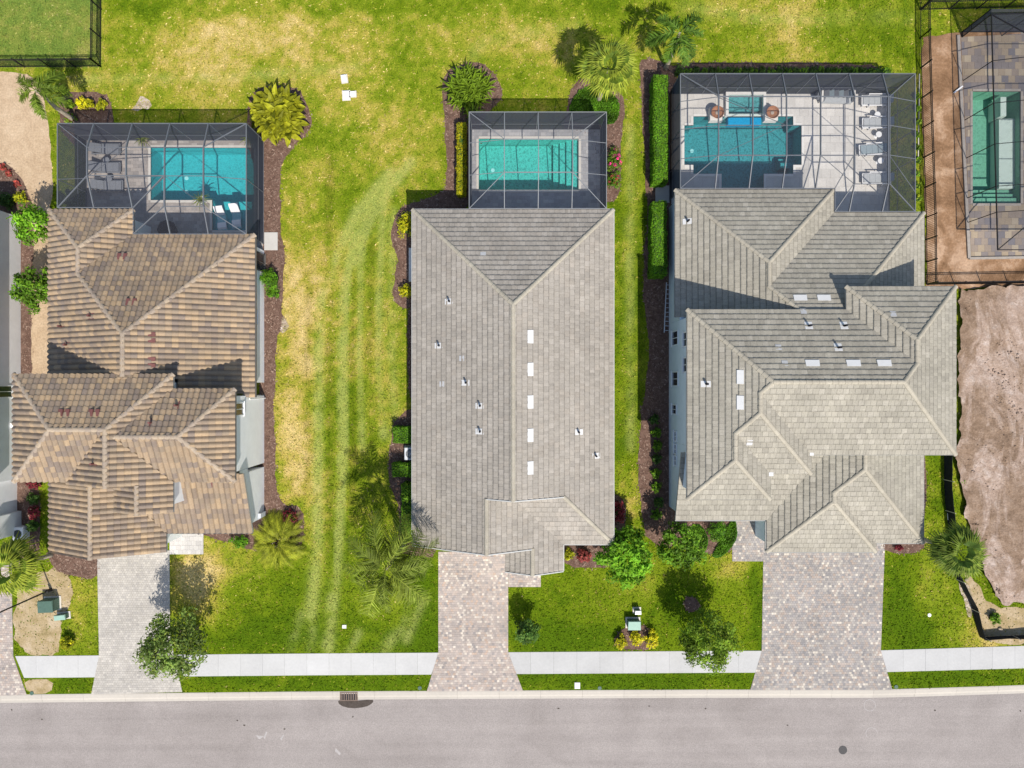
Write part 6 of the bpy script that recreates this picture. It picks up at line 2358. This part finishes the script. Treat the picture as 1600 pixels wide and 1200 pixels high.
# second unit by the white house, pump box by the middle house wall
p = P(29, 834, .6)
t = thing('air_conditioner', (p.x, p.y, 0), 'white air conditioner beside the white house above the fan palm', 'air conditioner')
MB().box(p.x - .35, p.x + .35, p.y - .45, p.y + .45, .05, .7, bev=.03).out('casing', M['white'], t)
m = MB()
for k in range(7):
    m.box(p.x + .351, p.x + .37, p.y - .36 + k * .11, p.y - .32 + k * .11, .12, .62)
m.out('louvers', M['ac'], t)
MB().lathe((p.x, p.y, .702), [(.28, 0), (.27, .006)], 20).out('fan_opening', M['acdark'], t)
p = P(642, 414)
t = thing('pool_equipment', (-6.6, p.y, 0), 'long narrow white pool equipment pad with pump against the middle house wall', 'pool pump')
MB().box(-7.0, -5.92, p.y - 1.15, p.y + 1.15, -.02, .1, bev=.015).out('pad', M['stone_white'], t)
MB().lathe((-6.62, p.y - .25, .1), [(.2, 0), (.22, .4), (.18, .6), (.06, .66)], 16).out('filter', M['ac'], t)
MB().tube([(-6.6, p.y - .95, .25), (-6.6, p.y - .5, .25)], .11, 12).out('pump', M['iron'], t)
MB().tube([(-6.6, p.y - .5, .25), (-6.6, p.y + .6, .25), (-6.2, p.y + .8, .25)], .03, 8).out('pipe', M['white'], t)

# ladder lying by the wall of the right-hand house
a, b_ = P(1040, 520), P(1043.5, 442)
t = thing('ladder', (a.x, a.y, 0), 'long aluminium ladder lying on mulch against the pale blue wall', 'ladder')
d = (b_ - a).normalized()
sx = Vector((d.y, -d.x, 0))
for s in (0, .34):
    MB().bar(a + sx * (s - .12) + Vector((0, 0, .1)), b_ + sx * (s - .12) + Vector((0, 0, .1)), .05, .09).out('rail', M['ac'], t)
k = 11
for i in range(k):
    q = a.lerp(b_, (i + .5) / k)
    MB().bar(q - sx * .12 + Vector((0, 0, .1)), q + sx * .22 + Vector((0, 0, .1)), .035, .035).out('rung', M['ac'], t)

# manhole, storm inlet, stain, marks on the road
def disc(name, px, py, r, z, mat, label, cat, h=.012):
    p = P(px, py)
    o = MB().lathe((p.x, p.y, z), [(r, 0), (r, h), (r * .96, h + .002)], 28).out(name, mat)
    tag(o, label, cat)
    return o


disc('manhole_cover', 1318, 1173, .29, -.092, M['iron'], 'round dark manhole cover in the road near the lower right', 'manhole')
disc('cleanout_cap', 1452, 961, .12, .0, M['white'], 'small round white cleanout cap on the lawn near the fan palm', 'pipe cap', .03)
for px, py, lab in ((1360, 1103, 'pale worn ring mark on the road close to the kerb'), (1363, 1147, 'pale worn ring mark farther out on the road')):
    p = P(px, py)
    n = 40
    vs, fs = [], []
    for i in range(n):
        a = i * 2 * math.pi / n
        w = .035 + .02 * mnoise.noise(Vector((math.cos(a) * 2, math.sin(a) * 2, px)))
        for r, z in ((.37, -.088), (.37, -.085), (.37 + w, -.085), (.37 + w, -.088)):
            vs.append((p.x + r * math.cos(a), p.y + r * math.sin(a), z))
    for i in range(n if py < 1120 else n // 2 + 4):
        j = (i + 1) % n
        for k in range(3):
            fs.append((i * 4 + k, j * 4 + k, j * 4 + k + 1, i * 4 + k + 1))
    fs = [f[::-1] for f in fs]
    tag(mk('ring_mark', vs, fs, M['paint_pale']), lab, 'road mark', 'ring marks on the road')
p = P(545, 1088)
t = thing('storm_drain', (p.x, p.y, -.1), 'rectangular storm drain grate set in the kerb above a dark stain', 'drain')
m = MB()
for a, b_, c_, d in ((-.6, .6, .24, .3), (-.6, .6, -.3, -.24), (-.6, -.54, -.24, .24), (.54, .6, -.24, .24)):
    m.box(p.x + a, p.x + b_, p.y + c_, p.y + d, -.2, .03)
m.out('frame', M['rust'], t)
for k in range(7):
    m = MB()
    m.box(p.x - .5 + k * .155, p.x - .43 + k * .155, p.y - .239, p.y + .239, -.1, .024)
    m.out('bar', M['rust'], t)
m = MB()
m.box(p.x - .539, p.x + .539, p.y - .239, p.y + .239, -.2, .006)
m.out('pit', M['silt'], t)
sheet('damp_stain', [(527, 1094), (545, 1097), (582, 1093), (583, 1099), (570, 1106), (548, 1108), (530, 1103)], -.086, M['stain'], .02, 70, bed=False)
for i, (pts, lab) in enumerate(((((399, 1150), (404, 1156), (407, 1155), (411, 1151)), 'small hooked white paint mark on the road, leftmost'), (((411, 1153), (415, 1144), (417, 1145), (413, 1156)), 'upright white paint mark beside the hooked one'), (((437, 1155), (442, 1149), (443, 1150), (439, 1158)), 'faint thin white paint mark right of the upright one'), (((524, 1170), (532, 1178), (530, 1181), (523, 1175)), 'short slanting white paint mark on the road below the drain'))):
    poly = [P(x, y)[:2] for x, y in pts]
    tag(MB().prism(poly, -.088, -.0855).out('paint_mark', M['paint_pale']), lab, 'road mark', 'white paint marks on the road')
rg = random.Random(88)
for i, (px, py) in enumerate(((370, 1127), (381, 1134), (64, 1125), (17, 1110), (873, 1108), (1015, 1104), (1103, 1108), (1231, 1134), (1462, 1111), (1596, 1112), (444, 1140), (551, 1121))):
    p = P(px, py)
    poly = [(p.x + .07 * math.cos(a) * rg.uniform(.5, 1.3), p.y + .06 * math.sin(a) * rg.uniform(.5, 1.3)) for a in [k * .9 for k in range(7)]]
    o = MB().prism(poly, -.088, -.084).out('tar_spot', M['stain'])
    tag(o, 'one of the small dark tar spots scattered on the road', 'road mark', 'tar spots on the road')
for px, py, lab in ((902, 1071, 'white concrete water meter box in the grass verge'),):
    p = P(px, py)
    t = thing('meter_box', (p.x, p.y, 0), lab, 'meter box')
    MB().box(p.x - .19, p.x + .19, p.y - .22, p.y + .22, -.04, .05, bev=.02).out('frame', M['stone_white'], t)
    MB().lathe((p.x, p.y, .052), [(.12, 0), (.11, .008)], 18).out('lid', M['ac'], t)
for px, py, lab in ((50, 1083, 'small green valve cap at the edge of the dry verge'), (1400, 1073, 'small grey valve cap beside the right driveway flare'), (937, 1075, 'small dark valve cap in the verge near the meter box'), (656, 1075, 'small dark valve cap beside the middle driveway flare')):
    disc('valve_cap', px, py, .13, .0, M['box_green'], lab, 'valve cap', .035)
p = P(538, 979)
t = thing('sprinkler_box', (p.x, p.y, 0), 'small pale sprinkler box in the lawn beside wispy palm fronds', 'sprinkler box')
MB().box(p.x - .14, p.x + .14, p.y - .12, p.y + .12, -.03, .04, bev=.01).out('body', M['stone_white'], t)
MB().lathe((p.x, p.y, .041), [(.07, 0), (.06, .008)], 12).out('lid', M['ac'], t)

# rocks in the dirt
for i, (px, py, r, lab) in enumerate(((1510, 463, .22, 'pale lump of limestone at the top of the dirt lot'), (1577, 742, .2, 'pale stone lying in the middle of the dirt lot'), (1510, 905, .12, 'small white stone by the grass edge'), (453, 229, .12, 'small white stone at the edge of the mulch ring'), (1562, 983, .14, 'white stone beside the weedy tuft'))):
    p = P(px, py)
    rg = random.Random(i)
    bm = bmesh.new()
    bmesh.ops.create_icosphere(bm, subdivisions=2, radius=r)
    for v in bm.verts:
        k = 1 + .45 * mnoise.noise(v.co * 4 + Vector((i * 5, 0, 0)))
        v.co = Vector((v.co.x * k * 1.2, v.co.y * k, v.co.z * k * .6)) + Vector((p.x, p.y, r * .35))
    me = bpy.data.meshes.new('rock')
    bm.to_mesh(me)
    bm.free()
    me.materials.append(M['rubble'])
    tag(link('rock', me), lab, 'rock')


# ------------------------------------------------------------------ grass blades and mulch chips
def scatter_grass(n=230000):
    rs = np.random.RandomState(2)
    X = rs.uniform(-35.5, 35.5, n)
    Y = rs.uniform(-21.0, 26.5, n)
    kx = np.array([p[0] for p in kerb_top])
    ky = np.array([p[1] for p in kerb_top])
    px = X * S + 800
    py = 600 - Y * S
    ok = py < np.interp(px, kx, ky) - 1
    wn = np.interp(px, [-400, 100, 480, 1120, 1380, 1600, 2000], [1028, 1024.5, 1021, 1017, 1016, 1009, 996])
    onwalk = (py > wn - .5) & (py < wn + 35)
    ok &= ~onwalk
    for poly in BEDS:
        pa = np.array([p[:2] for p in poly])
        bb = (X > pa[:, 0].min()) & (X < pa[:, 0].max()) & (Y > pa[:, 1].min()) & (Y < pa[:, 1].max())
        ii = np.where(bb & ok)[0]
        if len(ii):
            ok[ii[inpoly_np(X[ii], Y[ii], poly)]] = False
    for x0, x1, y0, y1 in ((-5.9, 6, -11.5, 10.65), (10.65, 25.8, -10.3, 11.95), (-29, -16.83, -10.35, 10.65), (-44, -33.3, -10, 11.3)):
        ok &= ~((X > x0) & (X < x1) & (Y > y0) & (Y < y1))
    for poly in SPARSE:
        ok &= ~(inpoly_np(X, Y, poly) & (rs.rand(n) > .22))
    X, Y = X[ok], Y[ok]
    m = len(X)
    C = lawn_color(X, Y, rs.normal(-.03, .26, m) + .8 * (fbm(X, Y, 5.0, 31, 2) - .5))
    q = rs.uniform(.66, 1.36, m)
    dry = rs.rand(m)
    C = C * q[:, None]
    C = np.where((dry > .93)[:, None], C * np.array([1.15, 1.05, 1.2]), C)
    h = rs.uniform(.025, .06, m)
    w = rs.uniform(.045, .115, m)
    th = rs.uniform(0, 6.283, m)
    lean = rs.uniform(.02, .07, m)
    th2 = rs.uniform(0, 6.283, m)
    V = np.zeros((m, 3, 3))
    V[:, 0] = np.stack([X - w * np.cos(th), Y - w * np.sin(th), np.full(m, .003)], -1)
    V[:, 1] = np.stack([X + w * np.cos(th), Y + w * np.sin(th), np.full(m, .003)], -1)
    V[:, 2] = np.stack([X + lean * np.cos(th2), Y + lean * np.sin(th2), h], -1)
    me = bpy.data.meshes.new('grass')
    me.vertices.add(m * 3)
    me.vertices.foreach_set('co', V.ravel().astype(np.float32))
    me.loops.add(m * 3)
    me.loops.foreach_set('vertex_index', np.arange(m * 3, dtype=np.int32))
    me.polygons.add(m)
    me.polygons.foreach_set('loop_start', np.arange(0, m * 3, 3, dtype=np.int32))
    a = me.attributes.new('Col', 'FLOAT_COLOR', 'FACE')
    arr = np.ones((m, 4), np.float32)
    arr[:, :3] = C
    a.data.foreach_set('color', arr.ravel())
    me.update()
    me.validate()
    t_ = NT('grass_blades')
    at_ = t_.n('ShaderNodeAttribute', attribute_name='Col')
    t_.color(at_.outputs['Color'])
    t_.rough(.8)
    t_.b.inputs['Specular IOR Level'].default_value = .1
    me.materials.append(t_.m)
    link('grass', me, None, 'stuff')


scatter_grass()

rg = random.Random(64)
for k, (poly, n_) in enumerate((([(886, 178), (899, 146), (922, 134), (950, 142), (969, 160), (966, 192), (940, 196), (900, 196)], 3600), ([(1112, 866), (1122, 850), (1140, 814), (1149, 814), (1150, 838), (1141, 856), (1122, 870)], 1500), ([(1080, 820), (1097, 822), (1106, 845), (1097, 866), (1081, 860)], 1300))):
    poly = smoothpoly(pp(poly), 1)
    xs, ys = [p[0] for p in poly], [p[1] for p in poly]
    pts = []
    while len(pts) < n_:
        x, y = rg.uniform(min(xs), max(xs)), rg.uniform(min(ys), max(ys))
        if inpoly(x, y, poly):
            pts.append(Vector((x, y, .08 + .14 * rg.random() + .08 * mnoise.noise(Vector((x * 1.5, y * 1.5, 2))))))
    v_, f_ = leaf_quads(pts, [Vector((0, 0, 1))] * len(pts), .06, rg, 1.8, .6)
    mk('ground_cover_leaves', v_, f_, M['hedge'], None, [((.35 + .5 * mnoise.noise(p * 1.3)) * 1.0 + rg.uniform(0, .4),) * 3 for p in pts], 'stuff')


def clods(name, polypx, n, seed, mat, rmin=.03, rmax=.11):
    rs = random.Random(seed)
    poly = pp(polypx)
    xs, ys = [p[0] for p in poly], [p[1] for p in poly]
    mb = MB()
    while n:
        x, y = rs.uniform(min(xs), max(xs)), rs.uniform(min(ys), max(ys))
        if not inpoly(x, y, poly) or rs.random() > .25 + 1.2 * max(0, mnoise.noise(Vector((x * .5, y * .5, seed)))):
            continue
        n -= 1
        r = rs.uniform(rmin, rmax) * rs.random() ** .5
        a0 = rs.random() * 6
        zz = .24
        ring = [(x + r * rs.uniform(.7, 1.3) * math.cos(a0 + k * 1.257), y + r * rs.uniform(.7, 1.3) * math.sin(a0 + k * 1.257), zz) for k in range(5)]
        mb.add(ring + [(x + rs.uniform(-.3, .3) * r, y + rs.uniform(-.3, .3) * r, zz + r * .9)] + [(p[0], p[1], -.02) for p in ring],
               [(k, (k + 1) % 5, 5) for k in range(5)] + [(6 + k, 6 + (k + 1) % 5, (k + 1) % 5, k) for k in range(5)])
    mb.out(name, mat, None, 'stuff')


clods('soil_clods', [(1505, 460), (1640, 455), (1640, 930), (1560, 935), (1530, 880), (1505, 780)], 1500, 3, M['soil'])


def mulch_chips():
    """loose bark chips lying on the beds and strewn just past their edges"""
    rs = np.random.RandomState(9)
    V, C = [], []
    pal = np.array([[.22, .148, .112], [.165, .102, .077], [.12, .073, .055], [.08, .048, .036], [.29, .21, .165]])
    for k, poly in enumerate(MULCH):
        q = wob(smoothpoly([P(x, y)[:2] for x, y in poly], 1), .15, .25, 20 + k)
        pa = np.array(q)
        lo, hi = pa.min(0) - .12, pa.max(0) + .12
        n = int((hi[0] - lo[0]) * (hi[1] - lo[1]) * 85)
        x, y = rs.uniform(lo[0], hi[0], n), rs.uniform(lo[1], hi[1], n)
        dx, dy = rs.normal(0, .09, n), rs.normal(0, .09, n)
        ok = inpoly_np(x + dx, y + dy, q)
        x, y = x[ok], y[ok]
        n = len(x)
        th, l, w = rs.uniform(0, 6.28, n), rs.uniform(.03, .085, n), rs.uniform(.012, .03, n)
        z = .017 + .0012 * k + rs.uniform(0, .008, n)
        t = rs.uniform(-.005, .005, n)
        ca, sa = np.cos(th), np.sin(th)
        V.append(np.stack([np.stack([x - l * ca - w * sa, y - l * sa + w * ca, z - t], -1), np.stack([x - l * ca + w * sa, y - l * sa - w * ca, z - t], -1),
                           np.stack([x + l * ca + w * sa, y + l * sa - w * ca, z + t], -1), np.stack([x + l * ca - w * sa, y + l * sa + w * ca, z + t], -1)], 1))
        C.append(pal[rs.choice(5, n, p=[.22, .3, .25, .15, .08])] * rs.uniform(.8, 1.2, n)[:, None])
    V = np.concatenate(V)
    C = np.concatenate(C)
    m = len(V)
    mk('mulch_chips', V.reshape(-1, 3).tolist(), np.arange(m * 4).reshape(m, 4).tolist(), M['paver'], None, C, 'stuff')


mulch_chips()
